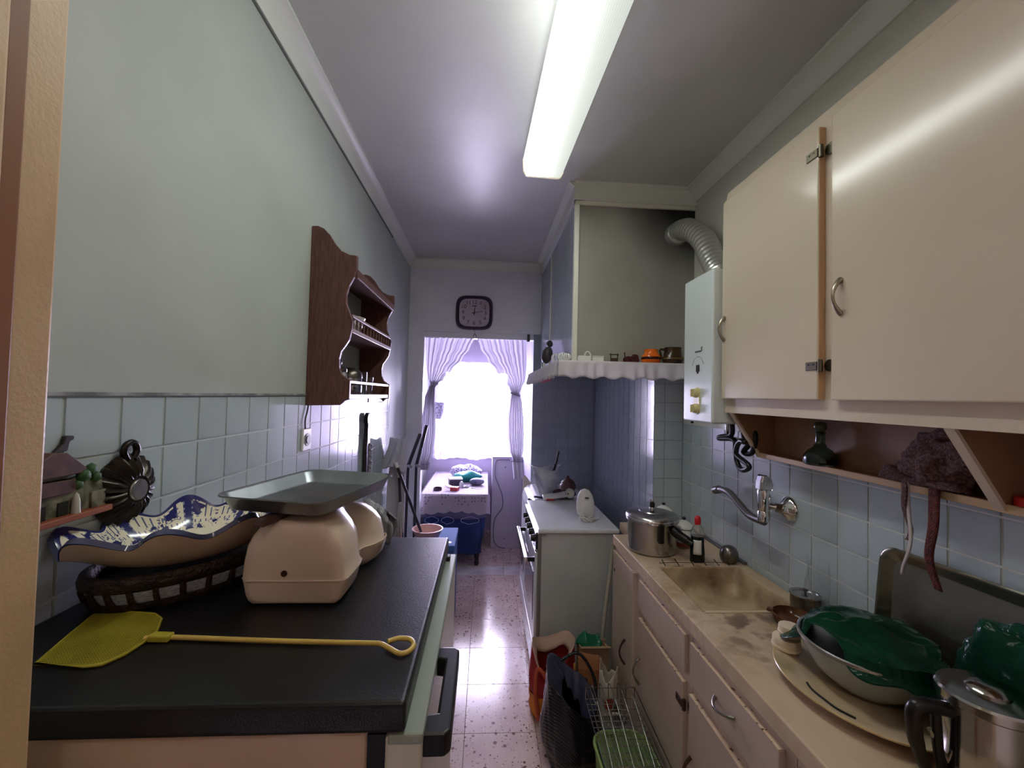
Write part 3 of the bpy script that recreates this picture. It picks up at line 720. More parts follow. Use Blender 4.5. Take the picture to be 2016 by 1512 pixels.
def hung_cloth():
    bm = BM(); 
    def f(u, v):
        a = u*2*PI; r = .050+.030*v + .014*math.sin(5*a+4*v)*(.4+v) + .012*wob(math.cos(a)*2, math.sin(a)*2, v*3, 1, 5)
        return Vector((-.600+r*math.cos(a)*.95-.018*v, 2.962+r*math.sin(a)*.62, 1.285-.19*v-.03*max(0, math.cos(a))*v + .01*math.sin(3*a)))
    grid(bm, f, 48, 16, wrap=True)
    mk('floor_cloth', bm, mat('pale_cleaning_cloth', (.70,.70,.76), .85, bump=.25, bscale=120), smooth=80, thick=.004, label='pale cleaning cloth hung over the top of the ironing board', cat='cloth')
hung_cloth()
dark_tube = mat('dark_metal_tube', (.20,.19,.24), .35, .3)
def crutch(loc_pts, label, name='walking_stick'):
    t = thing(name, (loc_pts[0][0], loc_pts[0][1], 0), label, 'walking stick')
    mk('shaft', tube(BM(), loc_pts[:2], .0105, 10), dark_tube, t, smooth=60)
    mk('upper_shaft', tube(BM(), loc_pts[1:3], .0125, 10), dark_tube, t, smooth=60)
    mk('rubber_tip', cyl(BM(), loc_pts[0], Vector(loc_pts[0])+Vector((0,0,.05)), .016, .014), black_p, t, smooth=50)
    p = Vector(loc_pts[1]); mk('hand_grip', cyl(BM(), p, p+Vector((.03,-.07,.005)), .011), mat('grey_grip', (.55,.55,.60), .5), t, smooth=50)
crutch([(-.555, 3.08, 0), (-.545, 3.10, 1.08), (-.470, 3.12, 1.31)], 'dark forearm crutch nearer the ironing board with its bent top to the right')
crutch([(-.500, 3.16, 0), (-.500, 3.18, 1.07), (-.438, 3.22, 1.365)], 'dark forearm crutch nearer the window, the taller of the pair')
def pole(a, b, r, lab, nm, cat, m=dark_tube):
    t = thing(nm, (a[0], a[1], 0), lab, cat)
    mk('pole', tube(BM(), [a, b], r, 10), m, t, smooth=60)
    e = Vector(b); d = (Vector(b)-Vector(a)).normalized(); mk('end_cap', cyl(BM(), e-d*.03, e+d*.006, r*1.25), white_p, t, smooth=50)
    return t
pole((-.415, 2.925, .665), (-.590, 2.895, 1.13), .0095, 'dark mop pole leaning left with its foot in the pink basin', 'mop_pole', 'pole')
pole((-.492, 2.92, 0), (-.575, 2.93, 1.06), .0095, 'dark pole leaning against the ironing board, left of the crutches', 'broom_pole', 'pole')
t = thing('mop', (-.545, 2.87, 0), 'mop with pale string head upended beside the ironing board', 'mop')
mk('handle', tube(BM(), [(-.515, 2.875, 0), (-.545, 2.87, .86)], .008, 8), mat('pinkish_handle', (.74,.60,.62), .5), t, smooth=60)
bm = BM()
for i in range(12):
    a = i*2*PI/12; tube(bm, smooth_path([(-.545,2.87,.86), (-.545+.012*math.cos(a),2.87+.012*math.sin(a),.87), (-.545+.020*math.cos(a),2.87+.018*math.sin(a),.79), (-.543+.018*math.cos(a+.4),2.87+.016*math.sin(a),.68+.03*(i%3))], 4), .005, 5)
mk('string_head', bm, mat('mop_string', (.68,.67,.70), .9), t, smooth=60, kind='stuff')

def crate():
    bl = mat('blue_carton', (.13,.31,.56), .5, c2=(.11,.27,.50), scale=6)
    t = thing('blue_crate', (-.36, 3.05, 0), 'blue box standing on the floor under the pink basin', 'box')
    x0, x1, y0, y1, z1 = -.468, -.185, 2.84, 3.22, .60
    mk('box_body', box(BM(), x0, x1, y0, y1, 0, z1), bl, t, bev=.006)
    mk('lid_rim', box(BM(), x0-.004, x1+.004, y0-.004, y1+.004, z1-.03, z1+.004), mat('blue_carton_lid', (.15,.33,.58), .85), t, bev=.004)
    mk('sticker', cyl(BM(), (-.222, 2.9, z1+.004), (-.222, 2.9, z1+.0055), .016), white_p, t)
crate()
mk('pink_basin', lathe(BM(), [(0,0), (.070,0), (.074,.004), (.100,.062), (.106,.066), (.106,.070), (.098,.070), (.070,.008), (0,.007)], (-.378, 2.975, .605), 36), mat('pink_plastic', (.86,.70,.68), .35), smooth=50, label='pink plastic basin resting on the blue box', cat='basin')

# ------------------------------------------------------------------ table in the annex and its covers
TX0, TX1, TY0, TY1, TZ = -.555, .040, 3.88, 5.0, .70
def table():
    t = thing('side_table', ((TX0+TX1)/2, (TY0+TY1)/2, 0), 'long narrow table with dark legs below the window, hidden under blue and crochet covers', 'table')
    mk('tabletop', box(BM(), TX0+.01, TX1-.01, TY0+.01, TY1, TZ-.03, TZ-.006), wood_d, t)
    lm = mat('dark_table_leg', (.16,.10,.10), .4)
    for x in (TX0+.10, TX1-.09):
        for y in (TY0+.17, TY1-.08):
            mk('leg', lathe(BM(), [(.018,0), (.024,.02), (.018,.05), (.026,.10), (.020,.16), (.026,.30), (.026,.672), (0,.672)], (x, y, 0), 14), lm, t, smooth=50)
table()
def cover():
    bm = BM(); lo = lambda a: 0
    def edge(s):
        """point on the rounded outline of the table, s in 0..1 starting at the back left and running round the front"""
        pts = [(TX0, TY1), (TX0, TY0+.03), (TX0+.03, TY0), (TX1-.03, TY0), (TX1, TY0+.03), (TX1, TY1)]
        L = [0]
        for a, b in zip(pts, pts[1:]): L.append(L[-1]+math.hypot(b[0]-a[0], b[1]-a[1]))
        d = s*L[-1]
        for k in range(len(pts)-1):
            if d <= L[k+1]+1e-9:
                f = (d-L[k])/(L[k+1]-L[k]); a, b = pts[k], pts[k+1]
                p = Vector((a[0]+(b[0]-a[0])*f, a[1]+(b[1]-a[1])*f)); dd = Vector((b[0]-a[0], b[1]-a[1])).normalized()
                return p, Vector((dd.y, -dd.x))*-1
    def drop(fold, z0, z1, inn, freq, seed, off=.006):
        def f(u, v):
            p, n = edge(u); n = -n if (p+n*.01-Vector(((TX0+TX1)/2, (TY0+TY1)/2))).length < (p-Vector(((TX0+TX1)/2, (TY0+TY1)/2))).length else n
            amp = fold*v*(math.sin(u*freq+seed)+.6*math.sin(u*freq*1.7+seed*2)) - inn*v**2.2
            q = p + n*(off+amp); return Vector((q.x, q.y, z0+(z1-z0)*v + .012*v*math.sin(u*freq*.7)))
        return f
    blue = mat('blue_table_cover', (.13,.21,.44), .55, c2=(.11,.18,.38), scale=5)
    t = thing('blue_table_cover', ((TX0+TX1)/2, (TY0+TY1)/2, .12), 'plain dark blue cover with printed rings hanging around the side table', 'table cover')
    bm = BM(); grid(bm, drop(.012, TZ-.002, .15, .06, 46, 1, -.006), 120, 14); mk('skirt', bm, blue, t, smooth=80, thick=.002)
    bm = BM(); grid(bm, drop(.003, TZ-.001, .485, .0, 46, 1, .001), 120, 6); mk('white_top_band', bm, mat('pale_blue_band', (.42,.40,.54), .6), t, smooth=80, thick=.003)
    ring_m = mat('ring_print', (.60,.62,.80), .6)
    for cx, rx in ((-.455,.060), (-.315,.055), (-.115,.080)):
        bm = BM(); tube(bm, [(cx+rx*math.cos(a*PI/16), TY0-.034+.010*math.sin(a), .475+.030*math.sin(a*PI/16)) for a in range(32)], .0022, 5, closed=True); mk('printed_ring', bm, ring_m, t, smooth=60)
    cm = cloth_mat('crochet_cotton', (.72,.68,.72), .25, holes=34)
    tm = mat('crochet_top', (.66,.62,.67), .85, c2=(.58,.54,.60), scale=60, bump=.35, bscale=110)
    c = thing('crochet_tablecloth', ((TX0+TX1)/2, (TY0+TY1)/2, .5), 'white crochet tablecloth with scalloped border over the side table', 'tablecloth')
    mk('cloth_top', box(BM(), TX0-.004, TX1+.004, TY0-.004, TY1, TZ-.006, TZ+.002), tm, c, bev=.004)
    def f2(u, v):
        p = drop(.006, TZ, .545, -.012, 40, 3, .013)(u, v); p.z -= .016*abs(math.sin(u*84))*v; 
        q = drop(.0, TZ, .545, -.016, 40, 3, .013)(u, v); return Vector(((p.x+q.x)/2, (p.y+q.y)/2, p.z))
    bm = BM(); grid(bm, f2, 260, 10); mk('crochet_border', bm, cm, c, smooth=80)
cover()
def on_table():
    z = TZ+.0025
    t = thing('gingham_bundle', (-.22, 4.72, z), 'checked cloth bundle at the window end of the crochet covered table', 'cloth')
    chk = mat('gingham', (.80,.78,.86), .8); N, L, p = nodes(chk)
    tc = N.new('ShaderNodeTexCoord'); ck = N.new('ShaderNodeTexChecker'); ck.inputs['Scale'].default_value = 55; L.new(tc.outputs['Object'], ck.inputs['Vector'])
    ck.inputs[1].default_value = (*lin((.84,.80,.90)), 1); ck.inputs[2].default_value = (*lin((.36,.32,.48)), 1); L.new(ck.outputs[0], p.inputs['Base Color'])
    bm = ball(BM(), (-.20, 4.70, z+.06), 1, (.175, .13, .072), 4)
    for v in bm.verts:
        v.co.z = max(z, v.co.z + .02*wob(v.co.x, v.co.y, v.co.z, 14)); v.co.x += .015*wob(v.co.x, v.co.y, v.co.z, 18, 4)
    mk('bundle', bm, chk, t, smooth=70)
    bm = ball(BM(), (-.165, 4.45, z+.055), 1, (.150, .09, .055), 4)
    for v in bm.verts: v.co.z = max(z, v.co.z + .022*wob(v.co.x, v.co.y, v.co.z, 12, 7)); v.co.y += .02*wob(v.co.x, v.co.y, v.co.z, 11, 9)
    mk('green_pouch', bm, mat('turquoise_plastic', (.08,.52,.50), .3, bump=.2, bscale=25), smooth=70, label='turquoise plastic pouch lying in front of the checked bundle on the table', cat='pouch')
    bm = turn(box(BM(), -.345, -.215, 4.20, 4.30, z, z+.065), rad(12), 'Z', (-.28, 4.25, z)); t = thing('dark_case', (-.28, 4.25, z), 'dark case with a white lid edge in front of the turquoise pouch', 'case')
    mk('case_body', bm, mat('dark_case_cloth', (.24,.22,.30), .5), t, bev=.012, seg=3)
    mk('case_lid_edge', turn(box(BM(), -.345, -.215, 4.197, 4.303, z+.062, z+.076), rad(12), 'Z', (-.28, 4.25, z)), white_p, t, bev=.004)
    bm = ball(BM(), (-.07, 4.27, z+.035), 1, (.075, .06, .036), 3); mk('navy_bag', bm, mat('navy_cloth', (.22,.22,.36), .6, c2=(.45,.44,.54), scale=14), smooth=180, label='small navy cloth bag at the right edge of the crochet covered table', cat='bag')
    t = thing('red_box', (-.28, 4.02, z), 'small red card box near the front of the crochet covered table', 'box')
    rd = mat('red_card', (.66,.20,.22), .5)
    mk('box_body', turn(box(BM(), -.305, -.235, 3.99, 4.05, z, z+.034), rad(-18), 'Z', (-.27, 4.02, z)), rd, t, bev=.002)
    mk('box_lid', turn(turn(box(BM(), -.355, -.305, 3.985, 4.045, z+.030, z+.034), rad(16), 'Y', (-.305, 4, z+.034)), rad(-18), 'Z', (-.27, 4.02, z)), rd, t)
    mk('bracelet', lathe(BM(), [(.038,0), (.040,.002), (.040,.022), (.038,.024), (.035,.022), (.035,.002), (.038,0)], (-.43, 4.03, z), 32), mat('bangle', (.26,.20,.24), .3, .4), smooth=50, label='dark round bangle at the left front of the crochet covered table', cat='bangle')
    t = thing('small_bottle', (-.205, 4.20, z), 'tiny white bottle standing beside the red box on the table', 'bottle')
    mk('bottle', lathe(BM(), [(0,0), (.020,0), (.021,.003), (.021,.040), (.010,.050), (.010,.056), (0,.056)], (-.215, 4.16, z), 18), mat('pale_bottle', (.76,.80,.82), .3), t, smooth=50)
    t = thing('scissors', (-.11, 4.11, z), 'metal scissors with dark handles at the front right of the crochet covered table', 'scissors')
    for s in (-1, 1):
        a = rad(-24+s*8); bl = prism(BM(), [(0,-.006), (.10,-.002), (.105,0), (.0,.006)], z+.003+.002*s, z+.0045+.002*s, 'z')
        bmesh.ops.transform(bl, matrix=Matrix.Translation((-.12, 4.13, 0)) @ Matrix.Rotation(a, 4, 'Z'), verts=bl.verts); mk('blade', bl, steel, t)
        c0 = Vector((-.12-.055*math.cos(a-s*.35), 4.13-.055*math.sin(a-s*.35), z+.006))
        mk('finger_ring', tube(BM(), [c0+Vector((.020*math.cos(k*PI/8), .015*math.sin(k*PI/8), 0)) for k in range(16)], .0045, 6, closed=True), black_p, t, smooth=60)
on_table()

# ------------------------------------------------------------------ clock, curtains, annex
def clock():
    c = Vector((-.121, YF, 2.320))
    t = thing('wall_clock', (c.x, YF-.02, 2.17), 'square wall clock with rounded corners and dark purple brown frame above the window', 'clock')
    fr = mat('clock_frame', (.20,.16,.25), .35); face = mat('clock_face', (.74,.68,.74), .5, c2=(.62,.56,.62), scale=3)
    def rr(h, e=4.2, n=64): return [(c.x+h*1.06*math.copysign(abs(math.cos(a))**(2/e), math.cos(a)), c.z+h*.985*math.copysign(abs(math.sin(a))**(2/e), math.sin(a))) for a in [2*PI*i/n for i in range(n)]]
    bm = BM(); ys = [(0, .150), (-.022, .152), (-.034, .146), (-.036, .138), (-.026, .127), (-.018, .124)]
    R = [[bm.verts.new((x, YF+y, z)) for x, z in rr(h)] for y, h in ys]; skin(bm, R, caps=False); mk('frame', bm, fr, t, smooth=50)
    mk('dial', prism(BM(), rr(.126), YF-.018, YF-.012, 'y'), face, t)
    ink = mat('clock_ink', (.20,.16,.20), .5)
    for i in range(1, 13):
        a = 2*PI*i/12; s = max(abs(math.sin(a)), abs(math.cos(a))); r = .096/ (s**.55)
        text('numeral', str(i), .047, ink, (c.x+r*1.02*math.sin(a), YF-.0186, c.z+r*.95*math.cos(a)), (rad(90), 0, 0), t)
    def hand(nm, a, ln, wd): mk(nm, prism(BM(), [(c.x+ln*math.sin(a)+wd*.3*math.cos(a), c.z+ln*math.cos(a)-wd*.3*math.sin(a)), (c.x+ln*math.sin(a)-wd*.3*math.cos(a), c.z+ln*math.cos(a)+wd*.3*math.sin(a)), (c.x-.02*math.sin(a)-wd*math.cos(a), c.z-.02*math.cos(a)+wd*math.sin(a)), (c.x-.02*math.sin(a)+wd*math.cos(a), c.z-.02*math.cos(a)-wd*math.sin(a))], YF-.0215, YF-.020, 'y'), ink, t)
    hand('hour_hand', rad(6), .060, .0055); hand('minute_hand', rad(78), .075, .004)
    mk('hub', cyl(BM(), (c.x, YF-.018, c.z), (c.x, YF-.024, c.z), .007), ink, t, smooth=40)
    mk('maker_mark', box(BM(), c.x-.022, c.x+.022, YF-.0188, YF-.0178, c.z+.056, c.z+.062), ink, t)
clock()

def curtains():
    lace = cloth_mat('curtain_voile', (.74,.72,.78), .42, .04)
    def drape(rows, yc, pleats, seed, amp):
        def f(u, v):
            k = v*(len(rows)-1); i = min(int(k), len(rows)-2); q = k-i; q = q*q*(3-2*q)
            za, a0, a1 = rows[i]; zb, b0, b1 = rows[i+1]
            l, r, z = a0+(b0-a0)*q, a1+(b1-a1)*q, za+(zb-za)*(k-i)
            w_ = abs(r-l); d = amp*min(1, .35+w_*2)
            x = l+(r-l)*u + .004*math.sin(u*pleats*2+seed)
            return Vector((x, yc+d*math.sin(u*pleats+seed+v*1.5)+.35*d*math.sin(u*pleats*2.3+seed), z))
        bm = BM(); grid(bm, f, 110, 60); return bm
    L = [(2.105,-.545,-.112), (2.02,-.545,-.150), (1.92,-.543,-.215), (1.82,-.535,-.300), (1.74,-.515,-.375), (1.69,-.490,-.432), (1.655,-.505,-.452), (1.56,-.535,-.452), (1.40,-.550,-.440), (1.24,-.562,-.436), (1.10,-.570,-.452), (1.00,-.575,-.475), (.935,-.55,-.485)]
    R = [(2.110,.350,-.088), (2.02,.353,-.060), (1.92,.354,.005), (1.82,.352,.080), (1.74,.345,.150), (1.67,.312,.205), (1.625,.295,.225), (1.54,.318,.214), (1.40,.335,.200), (1.25,.342,.205), (1.12,.340,.222), (1.05,.325,.245), (1.00,.338,.250), (.87,.345,.262)]
    for rows, nm, lab, s in ((L, 'left', 'white voile curtain tied back on the left side of the annex opening', 1.0), (R, 'right', 'white voile curtain tied back on the right side of the annex opening', 2.6)):
        t = thing('curtain', ((rows[0][1]+rows[0][2])/2, YF+.04, rows[-1][0]), lab, 'curtain', 'tied curtains at the annex opening')
        mk('drape', drape(rows, YF+.045, 52, s, .017), lace, t, smooth=80)
        k = 5 if nm == 'left' else 6
        x0, x1, z = rows[k][1], rows[k][2], rows[k][0]-.01
        bm = BM(); cx, hw = (x0+x1)/2, abs(x1-x0)/2+.004
        tube(bm, [(cx+hw*math.cos(a*PI/12), YF+.045+.026*math.sin(a*PI/12), z+(x1-x0 if nm == 'left' else x0-x1)*0+.012*math.cos(a*PI/12)*(1 if nm == 'left' else -1)) for a in range(24)], .008, 6, closed=True)
        mk('tie_band', bm, lace, t, smooth=60)
        b = BM(); zb = 1.03 if nm == 'right' else 1.0
        cx = .29 if nm == 'right' else -.525
        tube(b, [(cx+.055*math.cos(a*PI/12), YF+.045+.030*math.sin(a*PI/12), zb+.010*math.sin(a*PI/12)) for a in range(24)], .0035, 6, closed=True); mk('lower_band', b, mat('band_cord', (.60,.56,.68), .6), t, smooth=60)
    t = thing('curtain_rod', (-.10, YF+.04, 2.10), 'thin curtain wire over the annex opening with hanging cord under the clock', 'curtain rail')
    mk('rod', cyl(BM(), (-.548, YF+.045, 2.100), (.405, YF+.045, 2.108), .006), white_p, t, smooth=40)
    mk('cord', tube(BM(), [(-.118, YF-.006, 2.165), (-.112, YF+.016, 2.140), (-.150, YF+.03, 2.085)], .0026, 6), mat('dark_cord', (.28,.24,.30), .6), t, smooth=60)
    mk('cord', tube(BM(), [(-.112, YF+.016, 2.140), (-.075, YF+.03, 2.085)], .0026, 6), mat('dark_cord', (.28,.24,.30), .6), t, smooth=60)
    mk('rod_bracket', box(BM(), .352, .376, YF+.012, YF+.05, 2.085, 2.150), mat('dark_bracket', (.26,.24,.28), .5), t)
    sheer = cloth_mat('sheer_voile', (.92,.90,.97), .5, .55)
    def f(u, v):
        x = -.60+1.0*u
        return Vector((x, 4.965+.022*math.sin(u*70)+.012*math.sin(u*31+2), 1.98-1.12*v-.012*math.sin(u*16)*v))
    bm = BM(); grid(bm, f, 200, 12)
    t = thing('sheer_curtain', (-.09, 4.98, .84), 'sheer white net curtain hanging in front of the bright window', 'curtain')
    mk('net', bm, sheer, t, smooth=80)
    bm = BM(); grid(bm, lambda u, v: f(u, .955+.045*v)-Vector((0,.002,0)), 200, 3); mk('hem', bm, cloth_mat('sheer_hem', (.88,.86,.94), .5, .15), t, smooth=80)
    mk('curtain_wire', cyl(BM(), (-.68, 4.98, 1.985), (.405, 4.98, 1.985), .004), white_p, t, smooth=40)
curtains()
def plant_hanger():
    c = Vector((-.515, 4.70, 1.33)); t = thing('hanging_basket', (c.x, c.y, c.z), 'small woven hanging basket on cords by the left edge of the window', 'hanging basket')
    wm = mat('hanger_weave', (.45,.42,.52), .7, c2=(.70,.68,.76), scale=60, bump=.4, bscale=120)
    mk('basket', lathe(BM(), [(0,0), (.030,0), (.055,.05), (.066,.13), (.070,.18), (.064,.18), (.050,.06), (0,.012)], c, 24), wm, t, smooth=50)
    for i in range(3):
        a = i*2*PI/3+.2; mk('cord', tube(BM(), smooth_path([c+Vector((.067*math.cos(a), .067*math.sin(a), .18)), c+Vector((.05*math.cos(a), .05*math.sin(a), .34)), c+Vector((0,0,.56))], 5), .004, 6), mat('pale_cord', (.78,.77,.84), .8), t, smooth=60)
    mk('hook_cord', tube(BM(), [c+Vector((0,0,.56)), c+Vector((0,0,1.07))], .003, 6), mat('pale_cord', (.78,.77,.84), .8), t, smooth=60)
plant_hanger()
def annex_box():
    t = thing('annex_cabinet', (.25, 4.7, 0), 'pale panel-sided cabinet beyond the stove, right of the covered table', 'cabinet')
    m = mat('annex_panel', (.72,.70,.76), .5, c2=(.69,.67,.73), scale=3)
    mk('side_panel', box(BM(), .086, .408, 4.50, 4.90, 0, .955), m, t, bev=.004)
    for z in (.845, .10): mk('screw', cyl(BM(), (.225, 4.502, z), (.225, 4.496, z), .008), grey_m, t)
    bm = BM(); tube(bm, smooth_path([(.40, 4.485, .92), (.30, 4.488, .925), (.17, 4.490, .925), (.125, 4.490, .90), (.118, 4.490, .76), (.155, 4.490, .66), (.20, 4.490, .54), (.20, 4.490, .42), (.125, 4.490, .30), (.118, 4.490, .10), (.16, 4.47, .03), (.24, 4.46, .008)], 5), .0045, 6)
    mk('wall_cable', bm, mat('thin_grey_cable', (.42,.40,.48), .6), smooth=60, label='thin grey cable looping down the pale cabinet panel beside the table', cat='cable')
annex_box()

# ------------------------------------------------------------------ cooker, second machine, hood
def cooker():
    t = thing('cooker', (.53, 2.665, 0), 'white cooker with closed lid, black knob panel and chrome oven handle', 'cooker')
    mk('body', box(BM(), .326, .755, 2.35, 2.985, .03, .843), mat('cooker_side_enamel', (.70,.71,.70), .35, c2=(.66,.67,.66), scale=4), t, bev=.003)
    mk('front_frame', box(BM(), .308, .328, 2.346, 2.99, .04, .845), mat('cooker_front_edge', (.52,.51,.50), .3, .4), t, bev=.003)
    mk('lid', box(BM(), .306, .763, 2.338, 2.992, .845, .872), white_en, t, bev=.009, seg=3)
    mk('lid_clip', box(BM(), .330, .352, 2.334, 2.345, .838, .850), chrome, t, bev=.002)
    mk('knob_panel', box(BM(), .298, .310, 2.37, 2.975, .745, .838), black_p, t, bev=.003)
    for z in (.738, .832): mk('chrome_strip', box(BM(), .294, .310, 2.365, 2.98, z, z+.012), chrome, t, bev=.003)
    for i in range(5):
        y = 2.44+i*.115
        k = mk('knob', cyl(BM(), (.300, y, .79), (.276, y, .79), .021, .017, 18), black_p, t, smooth=40)
        mk('knob_mark', box(BM(), .274, .2765, y-.003, y+.003, .792, .806), white_p, k)
    d = mk('oven_door', box(BM(), .296, .310, 2.37, 2.975, .22, .73), white_en, t, bev=.004)
    mk('oven_window', box(BM(), .293, .297, 2.44, 2.90, .33, .60), mat('dark_oven_glass', (.06,.06,.07), .06), d)
    h = mk('oven_handle', box(BM(), .236, .258, 2.385, 2.96, .668, .700), chrome, t, bev=.006, seg=3)
    for y in (2.395, 2.93): mk('handle_bracket', box(BM(), .25, .298, y, y+.02, .672, .696), black_p, h, bev=.002)
    mk('drawer_front', box(BM(), .296, .310, 2.37, 2.975, .05, .205), white_en, t, bev=.004)
    for y in (2.38, 2.94):
        for x in (.35, .72): mk('foot', cyl(BM(), (x, y, 0), (x, y, .032), .016), black_p, t)
cooker()
def washer():
    t = thing('washing_machine', (.60, 3.29, 0), 'white machine with rounded control corner standing beyond the cooker, covered with clutter', 'washing machine')
    bm = prism(BM(), [(.322,.02), (.75,.02), (.75,.868), (.40,.868), (.365,.862), (.338,.835), (.322,.78)], 3.01, 3.55, 'y'); mk('cabinet', bm, white_en, t, bev=.004)
    mk('control_strip', turn(box(BM(), .330, .336, 3.04, 3.52, .79, .84), rad(18), 'Y', (.333, 3.3, .80)), mat('control_grey', (.60,.60,.62), .35), t)
    mk('dial', cyl(BM(), (.345, 3.08, .835), (.318, 3.08, .848), .020), black_p, t, smooth=40)
    mk('door_ring', cyl(BM(), (.322, 3.28, .42), (.305, 3.28, .42), .16, .15, 40), mat('control_grey', (.60,.60,.62), .35), t, smooth=40)
    mk('door_glass', cyl(BM(), (.310, 3.28, .42), (.300, 3.28, .42), .115, .105, 40), mat('dark_oven_glass', (.06,.06,.07), .06), t, smooth=40)
    mk('kick_plate', box(BM(), .315, .324, 3.03, 3.53, .02, .12), white_en, t, bev=.003)
    bm = prism(BM(), [(.322,.0), (.400,.0), (.400,.870), (.350,.930), (.332,.925), (.330,.15), (.322,.13)], 3.575, 3.60, 'y')
    mk('upright_board', bm, mat('board_offwhite', (.80,.76,.72), .5), bev=.003, label='narrow upright off-white board at the far end of the white machine', cat='board')
washer()

def hood():
    t = thing('cooker_hood', (.80, 2.9, 1.775), 'tall boxed in cooker hood with white frame and soot stain, shelf around its foot', 'hood')
    pm = mat('hood_panel', (.60,.59,.56), .30, c2=(.55,.54,.51), scale=2.0, spec=.5)
    N, L, p = nodes(pm)
    src = p.inputs['Base Color'].links[0].from_socket
    tc = N.new('ShaderNodeTexCoord'); nz = N.new('ShaderNodeTexNoise'); nz.inputs['Scale'].default_value = 4; L.new(tc.outputs['Object'], nz.inputs['Vector'])
    mxv = N.new('ShaderNodeMix'); mxv.data_type = 'VECTOR'; mxv.inputs['Factor'].default_value = .12
    L.new(tc.outputs['Object'], mxv.inputs['A']); L.new(nz.outputs['Color'], mxv.inputs['B'])
    # grease and soot that came out round the flue pipe
    ds = N.new('ShaderNodeVectorMath'); ds.operation = 'DISTANCE'; L.new(mxv.outputs['Result'], ds.inputs[0]); ds.inputs[1].default_value = (.30, .06, .86)
    cr = N.new('ShaderNodeValToRGB'); cr.color_ramp.elements[0].position = .10; cr.color_ramp.elements[1].position = .36
    cr.color_ramp.elements[0].color = (*lin((.19,.18,.16)), 1); cr.color_ramp.elements[1].color = (1, 1, 1, 1)
    L.new(ds.outputs['Value'], cr.inputs['Fac'])
    mu = N.new('ShaderNodeMix'); mu.data_type = 'RGBA'; mu.blend_type = 'MULTIPLY'; mu.inputs['Factor'].default_value = 1
    L.new(src, mu.inputs['A']); L.new(cr.outputs['Color'], mu.inputs['B']); L.new(mu.outputs['Result'], p.inputs['Base Color'])
    wt = mat('hood_frame_paint', (.85,.85,.79), .35)
    mk('front_panel', box(BM(), .470, XR, 2.272, 2.29, 1.79, 2.69), pm, t)
    mk('side_panel', box(BM(), .470, .488, 2.29, YF-.001, 1.79, 2.69), mat('hood_side_panel', (.60,.63,.66), .22, c2=(.56,.59,.62), scale=3, bump=.12, bscale=40), t)
    mk('corner_post', box(BM(), .460, .486, 2.262, 2.292, 1.79, 2.69), wt, t, bev=.003)
    mk('side_batten', box(BM(), .463, .472, 3.13, 3.15, 1.79, 2.69), wt, t, bev=.002)
    mk('top_batten', box(BM(), .460, XR, 2.258, 2.275, 2.655, 2.682), wt, t, bev=.003)
    bm = prism(BM(), [(2.265,2.675), (2.247,2.675), (2.247,2.684), (2.256,2.690), (2.258,2.762), (2.235,2.775), (2.29,2.775), (2.29,2.675)], .455, XR, 'x'); mk('crown_front', bm, crown_m, t)
    bm = prism(BM(), [(.470,2.675), (.448,2.675), (.448,2.684), (.456,2.690), (.452,2.750), (.420,2.775), (.49,2.775), (.49,2.675)], 2.25, YF-.06, 'y'); mk('crown_side', bm, crown_m, t)
    mk('bottom_board', box(BM(), .470, XR-.175, 2.29, YF-.01, 1.782, 1.794), wt, t)
    sm = mat('hood_shelf_paint', (.86,.85,.82), .35)
    mk('shelf_board', box(BM(), .371, XR-.002, 2.17, 2.272, 1.772, 1.790), sm, t, bev=.003)
    mk('shelf_board', box(BM(), .371, .470, 2.272, 3.66, 1.772, 1.790), sm, t, bev=.003)
    lace = cloth_mat('lace_frill', (.87,.85,.86), .35)
    f = thing('lace_frill', (.70, 2.165, 1.69), 'white gathered lace frill pinned along the edge of the hood shelf', 'frill')
    def front(u, v):
        x = .368+(XR-.370)*u
        return Vector((x, 2.166-.010*v*(1+math.sin(x*95+1.5*math.sin(x*23)))-.004, 1.792-.088*v-.007*v*math.sin(x*60)))
    bm = BM(); grid(bm, front, 240, 8); mk('frill_front', bm, lace, f, smooth=80, thick=.0015)
    def side(u, v):
        y = 2.164+1.50*u
        return Vector((.366-.010*v*(1+math.sin(y*95+1.5*math.sin(y*19)))-.003, y, 1.792-.088*v-.007*v*math.sin(y*60)))
    bm = BM(); grid(bm, side, 360, 8); mk('frill_side', bm, lace, f, smooth=80, thick=.0015)
    red = mat('red_thread', (.70,.30,.36), .6)
    bm = BM()
    for k in range(9):
        y = 2.30+k*.042; tube(bm, [(.358, y, 1.706), (.352, y+.012, 1.694), (.350, y+.030, 1.688)], .0028, 5)
    mk('red_edging', bm, red, f, smooth=60, kind='stuff')
hood()

